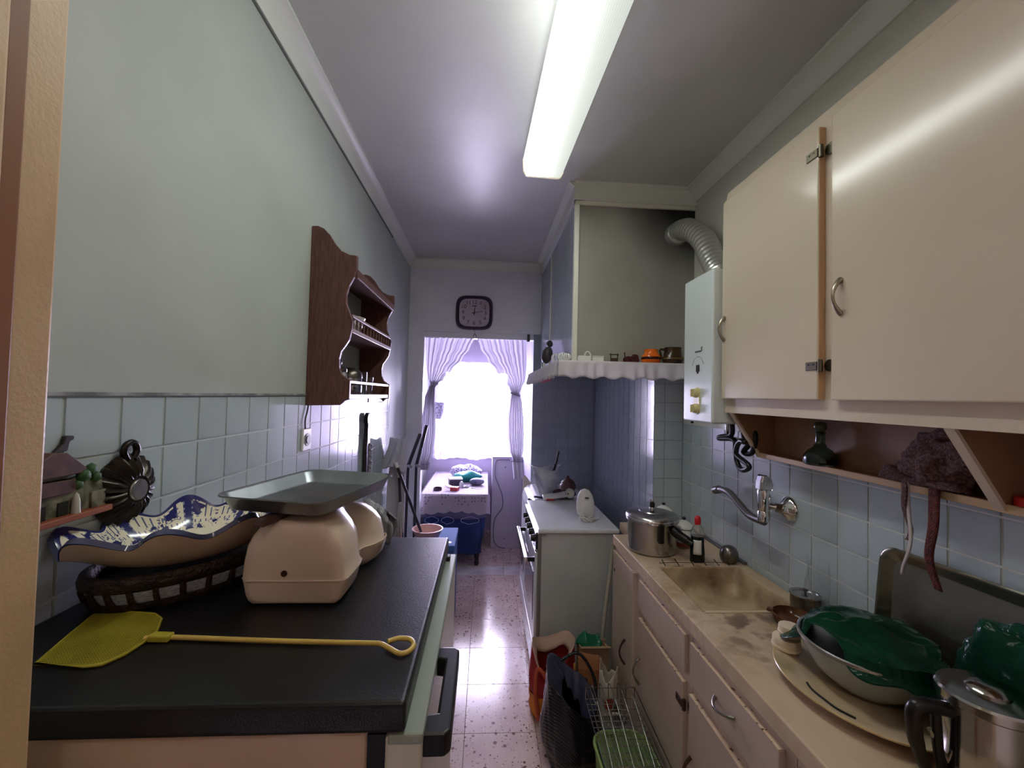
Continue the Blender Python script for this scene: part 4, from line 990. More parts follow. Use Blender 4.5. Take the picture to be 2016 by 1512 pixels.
def hood_ornaments():
    z = 1.7905; y = 2.205
    br = mat('brown_glaze', (.26,.18,.09), .2, c2=(.16,.11,.06), scale=18)
    t = thing('brown_jug', (.985, y, z), 'dark brown glazed jug with square handle, right end of the hood shelf', 'jug')
    bm = lathe(BM(), [(0,0), (.044,0), (.050,.006), (.056,.026), (.055,.034), (.050,.042), (.046,.070), (.045,.082), (.047,.088), (.043,.089), (.041,.080), (.042,.03), (0,.02)], (.992, y, z), 32, sy=.85); mk('jug', bm, br, t, smooth=45)
    mk('handle', tube(BM(), [(.950,y-.004,z+.076), (.922,y-.004,z+.078), (.918,y-.004,z+.072), (.928,y-.004,z+.035), (.945,y-.004,z+.022)], .0062, 8), br, t, smooth=60)
    mk('raised_band', lathe(BM(), [(.052,.020), (.059,.024), (.058,.030), (.052,.036)], (.992, y, z), 32, sy=.85), mat('brown_glaze_light', (.36,.25,.12), .25), t, smooth=50)
    t = thing('orange_pot', (.873, y, z), 'bright orange pot with a dark brown waist band on the hood shelf', 'pot')
    og = mat('orange_glaze', (.91,.43,.08), .2, c2=(.84,.35,.06), scale=8)
    mk('pot', lathe(BM(), [(0,0), (.042,0), (.046,.008), (.050,.020), (.050,.034), (.044,.044), (.036,.054), (.034,.068), (.036,.074), (.033,.075), (.030,.066), (.032,.05), (.040,.02), (0,.008)], (.873, y, z), 36), og, t, smooth=50)
    mk('dark_band', lathe(BM(), [(.0485,.018), (.0510,.021), (.0512,.032), (.0485,.036)], (.873, y, z), 36), mat('dark_band', (.22,.07,.04), .25), t, smooth=50)
    dk = mat('dark_red_tin', (.33,.11,.12), .35, .2, c2=(.22,.07,.09), scale=40)
    t = thing('toy_cart', (.763, y, z), 'small dark red toy cart with spoked wheels between the well and the orange pot', 'ornament')
    mk('cart_body', prism(BM(), [(.738,z+.014), (.790,z+.014), (.800,z+.020), (.802,z+.030), (.796,z+.044), (.772,z+.046), (.772,z+.034), (.738,z+.034)], y-.014, y+.014, 'y'), dk, t, bev=.002)
    for x, r in ((.744,.017), (.766,.013), (.790,.013)):
        for s in (-1, 1): mk('wheel', cyl(BM(), (x, y+s*.016, z+r), (x, y+s*.020, z+r), r, seg=18), dk, t, smooth=40)
    mk('chimney', cyl(BM(), (.732, y, z+.03), (.728, y, z+.056), .003), dk, t, smooth=40)
    t = thing('toy_well', (.673, y, z), 'tiny dark wooden well ornament with a winding beam on the hood shelf', 'ornament')
    tw = mat('toy_wood', (.26,.17,.15), .5)
    mk('well_ring', lathe(BM(), [(.018,0), (.019,.002), (.018,.022), (.014,.022), (.013,.004), (.018,0)], (.673, y, z), 14), tw, t, smooth=40)
    for x in (.655, .691): mk('post', cyl(BM(), (x, y, z), (x, y, z+.048), .0028), tw, t)
    mk('beam', cyl(BM(), (.648, y, z+.042), (.698, y, z+.042), .0030), tw, t)
    wc = mat('white_glaze', (.88,.88,.86), .2)
    t = thing('white_basket', (.512, y, z), 'white china basket with a hoop handle near the hood corner', 'ornament')
    mk('basket', box(BM(), .478, .545, y-.020, y+.016, z, z+.030), wc, t, bev=.005, seg=3)
    mk('hoop_handle', tube(BM(), [(.530+.016*math.cos(a*PI/10), y-.002, z+.028+.026*math.sin(a*PI/10)) for a in range(11)], .0042, 8), wc, t, smooth=60)
    t = thing('white_china_box', (.583, y, z), 'low white ribbed china box beside the hoop handled basket on the hood shelf', 'ornament')
    mk('box_body', box(BM(), .552, .612, y-.020, y+.012, z, z+.026), wc, t, bev=.003, seg=2)
    mk('box_lid', box(BM(), .551, .613, y-.021, y+.013, z+.0265, z+.031), wc, t, bev=.002)
    # along the left run of the shelf
    x = .425
    for i, (yy, h, r, lab) in enumerate(((2.235, .042, .020, 'white openwork china ornament nearest the hood corner, on the left run of the shelf'), (2.36, .060, .026, 'second white openwork china ornament back along the left run of the hood shelf'), (2.56, .075, .032, 'largest white openwork china ornament beside the dark bird figure on the hood shelf'))):
        t = thing('openwork_ornament', (x, yy, z), lab, 'ornament', 'white china ornaments on the hood shelf')
        mk('foot', lathe(BM(), [(0,0), (r*.7,0), (r*.75,h*.1), (r*.3,h*.2), (r*.25,h*.3), (0,h*.3)], (x, yy, z), 18), wc, t, smooth=50)
        for k in range(5):
            a = k*PI/5; mk('lattice_ring', tube(BM(), [(x+r*math.cos(a)*math.cos(b*PI/9), yy+r*math.sin(a)*math.cos(b*PI/9), z+h*.62+h*.38*math.sin(b*PI/9)) for b in range(18)], .0030, 5, closed=True), wc, t, smooth=60)
    t = thing('bird_figure', (.395, 2.78, z), 'dark bird figurine with white legs at the far end of the hood shelf', 'figurine')
    dkf = mat('dark_figurine', (.20,.18,.20), .4, c2=(.30,.27,.29), scale=20)
    mk('body', turn(ball(BM(), (.395, 2.78, z+.085), .045, (.8,.8,1.3), 3), rad(14), 'Y', (.395, 2.78, z+.08)), dkf, t, smooth=180)
    mk('head', ball(BM(), (.412, 2.78, z+.160), .022, (1,.9,1.1), 2), dkf, t, smooth=180)
    mk('beak', cyl(BM(), (.412, 2.76, z+.16), (.406, 2.735, z+.152), .007, .001, 10), dkf, t, smooth=60)
    for s in (-1, 1): mk('leg', tube(BM(), [(.395+s*.022, 2.775, z), (.397+s*.016, 2.78, z+.055)], .008, 8), wc, t, smooth=60)
    mk('tail', tube(BM(), [(.383, 2.80, z+.055), (.376, 2.83, z+.02), (.375, 2.86, z+.004)], [.016,.010,.004], 8), dkf, t, smooth=60)
hood_ornaments()

def water_heater():
    t = thing('water_heater', (1.02, 1.766, 1.508), 'white wall hung gas water heater with round knobs beside the upper cabinet', 'water heater')
    wh = mat('heater_enamel', (.84,.87,.87), .16, c2=(.82,.85,.85), scale=2)
    y0, y1, x0 = 1.642, 1.890, .902
    mk('casing', box(BM(), x0, XR-.001, y0, y1, 1.508, 2.138), wh, t, bev=.008, seg=3)
    yk = 1.760
    bm = BM(); pl = [(yk+.026*math.cos(a), 1.630+.0+.026*math.sin(a)) for a in [PI*i/14 for i in range(15)]] + [(yk+.026*math.cos(a), 1.568+.026*math.sin(a)) for a in [PI+PI*i/14 for i in range(15)]]
    kp = mat('heater_cream_plastic', (.80,.77,.56), .35)
    mk('knob_plate', prism(bm, pl, x0-.005, x0+.002, 'x'), kp, t, bev=.002)
    for z in (1.632, 1.566):
        k = mk('knob', cyl(BM(), (x0-.004, yk, z), (x0-.022, yk, z), .0205, .0180, 24), kp, t, smooth=40)
        mk('knob_grip', box(BM(), x0-.032, x0-.020, yk-.004, yk+.004, z-.016, z+.016), kp, k, bev=.002)
    mk('flame_window', box(BM(), x0-.0015, x0+.002, yk-.015, yk+.013, 1.722, 1.752), mat('flame_window_glass', (.03,.03,.03), .1), t)
    mk('window_notch', box(BM(), x0-.0018, x0+.002, yk-.006, yk+.004, 1.714, 1.722), mat('flame_window_glass', (.03,.03,.03), .1), t)
    ink = mat('heater_print', (.25,.27,.28), .5)
    bm = BM(); tube(bm, [(x0-.0006, yk-.002+.050*math.cos(a), 1.735+.052*math.sin(a)) for a in [rad(20+7*i) for i in range(21)]], .0008, 4); mk('printed_arc', bm, ink, t)
    # small maker's mark: a short word and a tail
    for i in range(6): mk('maker_mark_letter', box(BM(), x0-.0012, x0+.001, yk+.024-.0085*i-.006, yk+.024-.0085*i, 1.806, 1.8125), ink, t)
    mk('maker_mark_tail', tube(BM(), [(x0-.001, yk-.026, 1.808), (x0-.001, yk-.034, 1.812), (x0-.001, yk-.030, 1.824), (x0-.001, yk-.038, 1.826)], .0022, 5), ink, t)
    mk('drain_plug', cyl(BM(), (.93, 1.86, 1.508), (.93, 1.86, 1.497), .006), black_p, t)
    for y, z in ((1.80, 1.44), (1.66, 1.44)): mk('water_pipe', tube(BM(), smooth_path([(1.06, y, 1.512), (1.06, y, 1.47), (1.075, y, z), (XR+.0, y, z-.01)], 4), .009, 10), chrome, t, smooth=60)
    hm = mat('black_hose', (.045,.045,.055), .35)
    h = thing('gas_hose', (1.02, 1.66, 1.35), 'black coiled rubber hose hanging under the white water heater', 'hose')
    c = Vector((1.03, 1.640, 1.385))
    pts = [(1.02,1.70,1.5075), (1.03,1.72,1.46), (1.02,1.785,1.445), (1.02,1.79,1.437), (1.03,1.70,1.440), (1.03,1.688,1.385)]
    pts += [(1.03, 1.640+.048*math.cos(a), 1.385+.058*math.sin(a)) for a in [PI+rad(36)*i for i in range(1, 9)]] + [(1.05, 1.665, 1.46), (1.04, 1.660, 1.5075)]
    mk('hose_loop', tube(BM(), smooth_path(pts, 6), .0105, 10), hm, h, smooth=60)
    mk('hose_loop', tube(BM(), smooth_path([(1.055,1.65,1.5075), (1.055,1.62,1.45), (1.055,1.675,1.395), (1.055,1.62,1.40), (1.055,1.60,1.47), (1.055,1.648,1.5075)], 6), .0105, 10), hm, h, smooth=60)
    mk('valve', turn(box(BM(), 1.045, 1.062, 1.655, 1.695, 1.47, 1.50), rad(14), 'X', (1.05, 1.67, 1.48)), white_p, h, bev=.003)
    d = thing('flue_pipe', (1.03, 2.05, 2.14), 'silver flexible flue pipe bending from the water heater to the hood', 'pipe')
    path = smooth_path([(1.03,2.2712,2.515), (1.03,2.20,2.515), (1.035,2.10,2.475), (1.04,1.99,2.385), (1.035,1.90,2.27), (1.03,1.82,2.17), (1.03,1.80,2.1405)], 16)
    am = mat('crinkled_aluminium', (.80,.80,.78), .30, .8, bump=.05, bscale=70)
    mk('flexible_pipe', tube(BM(), path, [.055+.0022*math.sin(i*1.9) for i in range(len(path))], 28), am, d, smooth=60)
    mk('pipe_collar', cyl(BM(), (1.03, 2.2714, 2.515), (1.03, 2.254, 2.515), .064, .061, 32), am, d, smooth=40)
    mk('pipe_collar', cyl(BM(), (1.03, 2.248, 2.515), (1.03, 2.240, 2.515), .062, .060, 32), am, d, smooth=40)
water_heater()

def bow(p, q, out, r0=.0042, r1=.0075, n=14):
    p, q, out = Vector(p), Vector(q), Vector(out); bm = BM(); pts = []; rr = []
    for i in range(n+1):
        s = i/n; pts.append(p+(q-p)*s+out*math.sin(PI*s)**.8); rr.append(r0+(r1-r0)*abs(2*s-1)**2)
    return tube(bm, pts, rr, 10)
def hinge_on(door, x, y, z, m, s=1):
    """leaf on the door (towards +y*s) and leaf on the frame"""
    h = mk('hinge', box(BM(), x-.0025, x+.001, min(y, y+s*.042), max(y, y+s*.042), z-.012, z+.012), m, door, bev=.001, seg=1)
    mk('hinge_barrel', cyl(BM(), (x+.004, y-s*.006, z-.017), (x+.004, y-s*.006, z+.017), .0065, seg=12), m, h, smooth=40)
    mk('hinge_leaf', cyl(BM(), (x+.022, y-s*.022, z), (x+.017, y-s*.022, z), .017, seg=16), m, h, smooth=40)
    for dy in (.012, .030): mk('screw', cyl(BM(), (x-.0022, y+s*dy, z+.004), (x-.0035, y+s*dy, z+.004), .0024, seg=8), black_p, h)

def upper_cabinet():
    t = thing('wall_cabinet', (1.04, 1.04, 1.39), 'glossy cream wall cabinet with two doors and an open shelf below, on the right wall', 'cabinet')
    XF = .952; ya, yb, z0, z1 = .45, 1.635, 1.555, 2.437
    mk('carcass', box(BM(), XF+.002, XR-.001, ya, yb, z0+.008, z1), cream, t, bev=.003)
    bm = BM(); box(bm, XF, XF+.004, ya, yb, z0, z1); mk('face_frame', bm, cream, t)
    for a, b in ((1.137, 1.627), (.47, 1.092)):
        d = mk('door', box(BM(), .930, XF, a, b, 1.609, 2.394), cream, t, bev=.004, seg=2)
        if a > 1:
            mk('door_edge', box(BM(), .933, XF-.001, a-.0012, a+.0005, 1.612, 2.390), cream_d, d)
            for z in (2.318, 1.706): hinge_on(d, .929, a, z, old_metal)
        y = 1.606 if a > 1 else 1.058
        h = mk('handle', bow((.930, y, 1.838), (.930, y, 1.930), (-.024, 0, 0)), mat('nickel_handle', (.64,.61,.54), .28, 1.0), d, smooth=60)
    for y in (1.600, .815):
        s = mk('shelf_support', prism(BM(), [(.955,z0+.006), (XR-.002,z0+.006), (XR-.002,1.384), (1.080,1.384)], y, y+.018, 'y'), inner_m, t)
        mk('support_edge', prism(BM(), [(.953,z0+.008), (.962,z0+.008), (1.084,1.384), (1.074,1.384)], y-.0015, y+.0195, 'y'), cream, s)
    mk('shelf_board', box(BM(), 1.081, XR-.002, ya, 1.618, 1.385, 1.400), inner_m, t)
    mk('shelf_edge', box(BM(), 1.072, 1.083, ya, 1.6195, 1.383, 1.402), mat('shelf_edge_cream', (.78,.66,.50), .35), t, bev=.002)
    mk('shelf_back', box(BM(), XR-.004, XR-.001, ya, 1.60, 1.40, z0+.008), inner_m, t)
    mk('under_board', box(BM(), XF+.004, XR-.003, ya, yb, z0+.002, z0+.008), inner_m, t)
    bm = BM(); tube(bm, smooth_path([(.99,1.62,z1+.004), (.985,1.40,z1+.003), (.98,1.22,z1+.006), (.975,1.17,z1+.010), (.97,1.14,z1+.004), (.965,.80,z1+.003), (.965,.5,z1+.003)], 4), .003, 6)
    mk('cable', bm, mat('dark_cable', (.20,.18,.20), .5), smooth=60, label='thin dark cable lying along the top of the cream wall cabinet', cat='cable')
upper_cabinet()

def cabinet_shelf_things():
    z = 1.4005; c = (1.088, 1.318, z)
    t = thing('decanter', c, 'green tinted glass decanter with a stopper on the open shelf under the wall cabinet', 'decanter')
    gg = mat('green_glass', (.62,.72,.66), .03, trans=1.0, ior=1.45)
    mk('flask', lathe(BM(), [(0,0), (.040,0), (.046,.004), (.048,.016), (.046,.030), (.034,.048), (.020,.058), (.014,.070), (.0135,.100), (.017,.106), (.015,.106), (.0115,.100), (.012,.070), (.018,.060), (.032,.046), (.043,.030), (.045,.016), (.042,.006), (0,.005)], c, 36), gg, t, smooth=50)
    mk('liquid', lathe(BM(), [(0,.006), (.041,.006), (.0445,.016), (.0440,.024), (0,.024)], c, 36), mat('dark_liquid', (.10,.15,.11), .05, trans=.5), t, smooth=50)
    mk('stopper', lathe(BM(), [(.0105,.098), (.0125,.108), (.0175,.116), (.019,.128), (.015,.138), (0,.142)], c, 24), mat('stopper_glass', (.32,.36,.24), .15, trans=.4), t, smooth=50)
    kn = mat('purple_brown_knit', (.33,.22,.22), .9, c2=(.45,.34,.33), scale=130, lo=.45, hi=.6, bump=.7, bscale=320)
    t = thing('knitted_shawl', (1.08, .955, z), 'purple brown knitted shawl heaped on the cabinet shelf against the divider', 'shawl')
    bm = ball(BM(), (0,0,0), 1, (1,1,1), 5)
    for v in bm.verts:
        p = v.co.copy(); n = wob(p.x, p.y, p.z, 2.3, 3)*.34 + wob(p.x, p.y, p.z, 5.5, 8)*.13; q = p*(1+n)
        y = .940+q.y*.108; x = 1.093+q.x*.045; zz = z+.078+q.z*.072 + (.94-y)*.25
        v.co = Vector((min(x, XR-.008), max(y, .838), min(max(zz, z+.001), 1.549)))
    mk('knitted_heap', bm, kn, t, smooth=90)
    bm = BM(); grid(bm, lambda u, v: Vector((1.056+.035*u+.006*wob(u*4, v*4, 1), 1.075-.19*v, z+.008+.024*math.sin(PI*u)*(1-v*.6)+.012*math.sin(v*9+u*2)*u)), 16, 30); mk('knitted_fold', bm, kn, t, smooth=90, thick=.010)
    def strap(y, x, z1, wd, m, seed, nm):
        bm = BM()
        def f(u, v):
            zz = z+.012+(z1-z-.012)*max(0, (v-.12)/.88)
            xx = x + .032*max(0, 1-v/.12) + .006*math.sin(v*7+seed); yy = y+(u-.5)*wd*(1-.35*v) + .012*math.sin(v*9+seed)*v
            return Vector((xx, yy, zz + (.004 if v < .12 else 0)))
        grid(bm, f, 5, 40); mk(nm, bm, m, t, smooth=90, thick=.004)
    strap(.945, 1.060, 1.170, .026, mat('red_brown_knit', (.38,.16,.14), .9, c2=(.27,.10,.10), scale=110, bump=.6, bscale=300), 1.0, 'strap')
    strap(1.010, 1.060, 1.265, .015, kn, 3.0, 'strap')
    strap(1.003, 1.058, 1.175, .009, mat('pale_wool', (.70,.66,.65), .9), 5.0, 'loose_yarn')
    mk('red_lid', cyl(BM(), (1.10, .795, z), (1.10, .795, z+.02), .022), mat('red_plastic', (.75,.12,.10), .3), smooth=40, label='small red round lid on the cabinet shelf beyond the divider', cat='tub', bev=.002)  # a small red lid, not a tub
cabinet_shelf_things()

# ------------------------------------------------------------------ worktop with sink, base cabinets
ZW = .900
def marble_mat():
    m = mat('stained_marble', (.79,.70,.595), .34, c2=(.71,.61,.48), scale=4.5, lo=.40, hi=.66)
    N, L, p = nodes(m)
    base = p.inputs['Base Color'].links[0].from_socket
    tc = N.new('ShaderNodeTexCoord')
    def stain(base, centre, r0, r1, col, sc, stren):
        nz = N.new('ShaderNodeTexNoise'); nz.inputs['Scale'].default_value = sc; nz.inputs['Detail'].default_value = 6; L.new(tc.outputs['Object'], nz.inputs['Vector'])
        d = N.new('ShaderNodeVectorMath'); d.operation = 'DISTANCE'; L.new(tc.outputs['Object'], d.inputs[0]); d.inputs[1].default_value = centre
        mr = N.new('ShaderNodeMapRange'); mr.inputs['From Min'].default_value = r1; mr.inputs['From Max'].default_value = r0; L.new(d.outputs['Value'], mr.inputs['Value'])
        cr = N.new('ShaderNodeValToRGB'); cr.color_ramp.elements[0].position = .46; cr.color_ramp.elements[1].position = .60; L.new(nz.outputs['Fac'], cr.inputs['Fac'])
        mu = N.new('ShaderNodeMath'); mu.operation = 'MULTIPLY'; L.new(mr.outputs[0], mu.inputs[0]); L.new(cr.outputs['Color'], mu.inputs[1])
        m2 = N.new('ShaderNodeMath'); m2.operation = 'MULTIPLY'; L.new(mu.outputs[0], m2.inputs[0]); m2.inputs[1].default_value = stren
        mx = N.new('ShaderNodeMix'); mx.data_type = 'RGBA'; L.new(m2.outputs[0], mx.inputs['Factor']); L.new(base, mx.inputs['A']); mx.inputs['B'].default_value = (*lin(col), 1)
        return mx.outputs['Result']
    base = stain(base, (-.03, -.16, .04), .07, .27, (.36,.27,.22), 15, .9)
    base = stain(base, (-.02, .36, .04), .02, .19, (.34,.25,.19), 20, .85)
    base = stain(base, (-.12, .10, .04), .02, .5, (.55,.45,.33), 30, .5)
    L.new(base, p.inputs['Base Color']); return m
marble = marble_mat()
def worktop():
    t = thing('worktop', (.905, 1.40, .852), 'stained beige marble worktop with sunken sink along the right wall', 'worktop')
    bm = BM()
    X0, X1, Y0, Y1 = .672, XR-.001, .45, 2.17; hx0, hx1, hy0, hy1 = .738, 1.085, 1.385, 1.755
    xs, ys = [X0, hx0, hx1, X1], [Y0, hy0, hy1, Y1, 2.384]
    def cell(i, j):
        if j == 3: return i >= 1
        return not (i == 1 and j == 1)
    V = {}
    def v(x, y, z):
        k = (round(x,4), round(y,4), z)
        if k not in V: V[k] = bm.verts.new((x, y, z))
        return V[k]
    if True:
        xs = [X0, hx0, .775, hx1, X1]
        def cell(i, j):
            if j == 3: return i >= 2
            return not (i in (1, 2) and j == 1)
        for i in range(4):
            for j in range(4):
                if not cell(i, j): continue
                a, b, c, d = xs[i], xs[i+1], ys[j], ys[j+1]
                bm.faces.new((v(a,c,ZW), v(b,c,ZW), v(b,d,ZW), v(a,d,ZW))); bm.faces.new((v(a,c,.852), v(a,d,.852), v(b,d,.852), v(b,c,.852)))
                for (di, dj, e) in ((-1,0,((a,c),(a,d))), (1,0,((b,c),(b,d))), (0,-1,((a,c),(b,c))), (0,1,((a,d),(b,d)))):
                    ii, jj = i+di, j+dj
                    if not (0 <= ii < 4 and 0 <= jj < 4 and cell(ii, jj)):
                        p, q = e; bm.faces.new((v(*p,ZW), v(*q,ZW), v(*q,.852), v(*p,.852)))
    mk('slab', bm, marble, t, bev=.004, seg=2)
    bm = BM(); R = []
    def rr(x0, x1, y0, y1, z, rc, n=6):
        out = []
        for cx, cy, a0 in ((x1-rc, y1-rc, 0), (x0+rc, y1-rc, PI/2), (x0+rc, y0+rc, PI), (x1-rc, y0+rc, 3*PI/2)):
            for k in range(n+1): a = a0+PI/2*k/n; out.append(bm.verts.new((cx+rc*math.cos(a), cy+rc*math.sin(a), z)))
        return out
    for d, z, rc in ((.0, ZW-.002, .004), (.002, ZW-.008, .02), (.010, .84, .03), (.022, .800, .035), (.05, .787, .03), (.15, .784, .02)): R.append(rr(hx0+d, hx1-d, hy0+d, hy1-d, z, rc))
    for A, B in zip(R, R[1:]):
        for i in range(len(A)): bm.faces.new((A[i], B[i], B[(i+1) % len(A)], A[(i+1) % len(A)]))
    bm.faces.new(R[-1]); 
    sk = mat('stained_basin', (.76,.67,.54), .38, c2=(.47,.36,.26), scale=6.5, lo=.44, hi=.70)
    mk('sink_basin', bm, sk, t, smooth=50, thick=.004)
    mk('sink_lip', box(BM(), .742, 1.06, 1.372, 1.384, ZW-.001, ZW+.004), mat('pale_stone_lip', (.80,.74,.62), .4), t, bev=.002)
    mk('drain', cyl(BM(), (.96, 1.55, .783), (.96, 1.55, .788), .026), dull_steel, t, smooth=40)
    # the drip grooves cut across the far rim of the sink
    gm = mat('groove_dirt', (.22,.16,.12), .8)
    for i, x in enumerate((.775, .835, .90, .955, 1.01, 1.055)):
        mk('drip_groove', tube(BM(), smooth_path([(x+.012, 1.83+.01*(i%2), ZW+.0002), (x+.004, 1.795, ZW+.0002), (x-.002, 1.762, ZW+.0002)], 4), .0024, 5), gm, t)
    mk('rim_crack', tube(BM(), smooth_path([(.76, 1.792, ZW), (.84, 1.799, ZW), (.93, 1.794, ZW), (1.0, 1.801, ZW), (1.06, 1.795, ZW)], 4), .0018, 5), gm, t)
    mk('wall_strip', box(BM(), XR-.016, XR-.001, 1.77, 2.38, ZW-.001, ZW+.012), mat('grey_wall_strip', (.33,.32,.31), .5), t, bev=.003)
worktop()

def base_cabinets():
    hm = mat('base_handle_metal', (.62,.60,.56), .25, 1.0); dark_h = mat('dark_handle_metal', (.30,.22,.18), .4, .6)
    def carcass(t, y0, y1, low=False):
        bm = box(BM(), .688, XR-.004, y0+.0005, y1-.0005, .06, .770 if low else .8515)
        if low: box(bm, .688, .724, y0+.0005, y1-.0005, .770, .8515)
        mk('carcass', bm, beige, t); mk('plinth', box(BM(), .735, XR-.004, y0+.0005, y1-.0005, 0, .06), mat('plinth_brown', (.30,.22,.17), .6), t)
    def front(t, nm, y0, y1, z0, z1):
        d = mk(nm, box(BM(), .672, .690, y0, y1, z0, z1), beige, t, bev=.0025)
        mk('worn_top_edge', box(BM(), .6715, .689, y0+.001, y1-.001, z1-.0008, z1+.0012), chip_m, d); return d
    t = thing('base_cabinet', (.90, 2.0, 0), 'narrow beige base cabinet with one tall door, next to the white cooker', 'cabinet'); carcass(t, 1.832, 2.165)
    d = front(t, 'door', 1.864, 2.160, .075, .825); mk('handle', bow((.672, 1.957, .375), (.672, 1.957, .486), (-.026,0,0), .004, .006), dark_h, d, smooth=60)
    mk('keyhole', cyl(BM(), (.673, 2.13, .735), (.670, 2.13, .735), .008, seg=12), dark_h, d)
    t = thing('base_cabinet', (.90, 1.59, 0), 'beige base cabinet with blank drawer front below the marble sink', 'cabinet'); carcass(t, 1.349, 1.830, True)
    front(t, 'drawer_front', 1.379, 1.795, .708, .828)
    d = front(t, 'door', 1.387, 1.795, .075, .670); mk('handle', bow((.672, 1.775, .405), (.672, 1.775, .515), (-.026,0,0), .004, .006), hm, d, smooth=60)
    for z in (.600, .15): hinge_on(d, .671, 1.388, 1, dark_h) if 0 else hinge_on(d, .671, 1.388, z, dark_h)
    t = thing('base_cabinet', (.90, 1.13, 0), 'beige base cabinet with chrome bow handle on its drawer, below the oval platter', 'cabinet'); carcass(t, .893, 1.347)
    d = front(t, 'drawer', .927, 1.341, .700, .825); mk('handle', bow((.672, 1.096, .768), (.672, 1.19, .760), (-.026,0,-.004), .0038, .006), hm, d, smooth=60)
    d = front(t, 'door', .935, 1.343, .075, .662); mk('handle', bow((.672, 1.325, .375), (.672, 1.325, .480), (-.026,0,0), .004, .006), dark_h, d, smooth=60)
    hinge_on(d, .671, .936, .58, dark_h)
    t = thing('base_cabinet', (.90, .68, 0), 'beige base cabinet nearest the camera at the lower right', 'cabinet'); carcass(t, .452, .891)
    front(t, 'drawer_front', .465, .883, .700, .825); front(t, 'door', .465, .883, .075, .662)
base_cabinets()

# ------------------------------------------------------------------ tap and things on the worktop
def tap():
    t = thing('wall_tap', (1.08, 1.56, 1.16), 'chrome wall mixer tap with a long swan spout over the sink', 'tap')
    mk('wall_flange', lathe_x(XR, 1.523, 1.205, [(0,.046), (.004,.046), (.012,.040), (.022,.026), (.030,.016), (.034,.0)]), chrome, t, smooth=45)
    mk('inlet', tube(BM(), smooth_path([(XR-.026, 1.523, 1.205), (XR-.046, 1.535, 1.208), (1.062, 1.548, 1.214)], 5), [.014]*6+[.013]*5, 14), chrome, t, smooth=60)
    mk('inlet_nut', cyl(BM(), (XR-.048, 1.533, 1.208), (XR-.030, 1.525, 1.206), .019, seg=6), chrome, t)
    mk('body', lathe(BM(), [(0,1.150), (.019,1.150), (.021,1.156), (.021,1.185), (.018,1.190), (.021,1.195), (.0225,1.24), (.0225,1.262), (.020,1.270), (0,1.272)], (1.058, 1.552, 0), 28), chrome, t, smooth=40)
    lever = turn(prism(BM(), [(1.034,1.266), (1.083,1.266), (1.088,1.290), (1.078,1.312), (1.060,1.325), (1.044,1.326), (1.036,1.300)], 1.534, 1.572, 'y'), 0, 'Z', (0,0,0))
    mk('lever', lever, chrome, t, bev=.007, seg=3)
    pts = smooth_path([(1.058,1.548,1.150), (1.058,1.60,1.147), (1.058,1.635,1.149), (1.058,1.67,1.160), (1.058,1.75,1.196), (1.058,1.79,1.207), (1.058,1.835,1.206), (1.058,1.862,1.201)], 6)
    mk('spout', tube(BM(), pts, .0145, 14), mat('spout_metal', (.42,.41,.42), .3, .7), t, smooth=60)
    mk('spout_collar', cyl(BM(), (1.058, 1.856, 1.203), (1.058, 1.890, 1.192), .0175, seg=18), mat('spout_metal', (.42,.41,.42), .3, .7), t, smooth=40)
    mk('aerator', cyl(BM(), (1.058, 1.890, 1.192), (1.058, 1.897, 1.190), .0165, seg=18), white_p, t, smooth=40)
def lathe_x(x, y, z, prof):
    bm = lathe(BM(), [(r, h) for h, r in prof], (0,0,0), 32)
    bmesh.ops.transform(bm, matrix=Matrix.Translation((x, y, z)) @ Matrix.Rotation(rad(-90), 4, 'Y'), verts=bm.verts); return bm
tap()

def pressure_cooker():
    c = (.790, 1.955, ZW+.0005); al = mat('pressure_cooker_aluminium', (.74,.73,.72), .24, 1.0, c2=(.66,.65,.63), scale=10)
    t = thing('pressure_cooker', c, 'large aluminium pressure cooker with black handles at the far end of the worktop', 'pressure cooker')
    mk('pot', lathe(BM(), [(0,0), (.100,0), (.108,.006), (.110,.014), (.110,.136), (.113,.140), (.113,.146), (0,.146)], c, 56), al, t, smooth=45)
    mk('lid', lathe(BM(), [(.116,.138), (.119,.142), (.119,.160), (.114,.167), (.100,.172), (.062,.178), (.058,.182), (.030,.186), (0,.187)], c, 56), al, t, smooth=35)
    mk('valve_base', cyl(BM(), (c[0], c[1], c[2]+.186), (c[0], c[1], c[2]+.196), .013), chrome, t, smooth=40)
    mk('valve', lathe(BM(), [(.011,.194), (.012,.198), (.012,.214), (.009,.216), (.009,.224), (0,.225)], c, 18), black_p, t, smooth=40)
    mk('valve_cap', cyl(BM(), (c[0], c[1], c[2]+.222), (c[0], c[1], c[2]+.232), .010), chrome, t, smooth=40)
    bk = mat('bakelite', (.07,.06,.06), .3)
    mk('long_handle', tube(BM(), smooth_path([(c[0]+.060, c[1]-.090, c[2]+.118), (c[0]+.080, c[1]-.112, c[2]+.102), (c[0]+.104, c[1]-.138, c[2]+.086), (c[0]+.118, c[1]-.155, c[2]+.076)], 5), [.022]*5+[.019]*6+[.016]*5, 12), bk, t, smooth=60)
    mk('front_grip', turn(box(BM(), c[0]-.030, c[0]-.004, c[1]-.124, c[1]-.104, c[2]+.065, c[2]+.150), rad(6), 'Z', (c[0], c[1], 0)), bk, t, bev=.006, seg=3)
    mk('second_lid_rim', lathe(BM(), [(.1195,.150), (.1210,.152), (.1210,.156), (.1195,.158)], c, 56), chrome, t, smooth=40)
pressure_cooker()
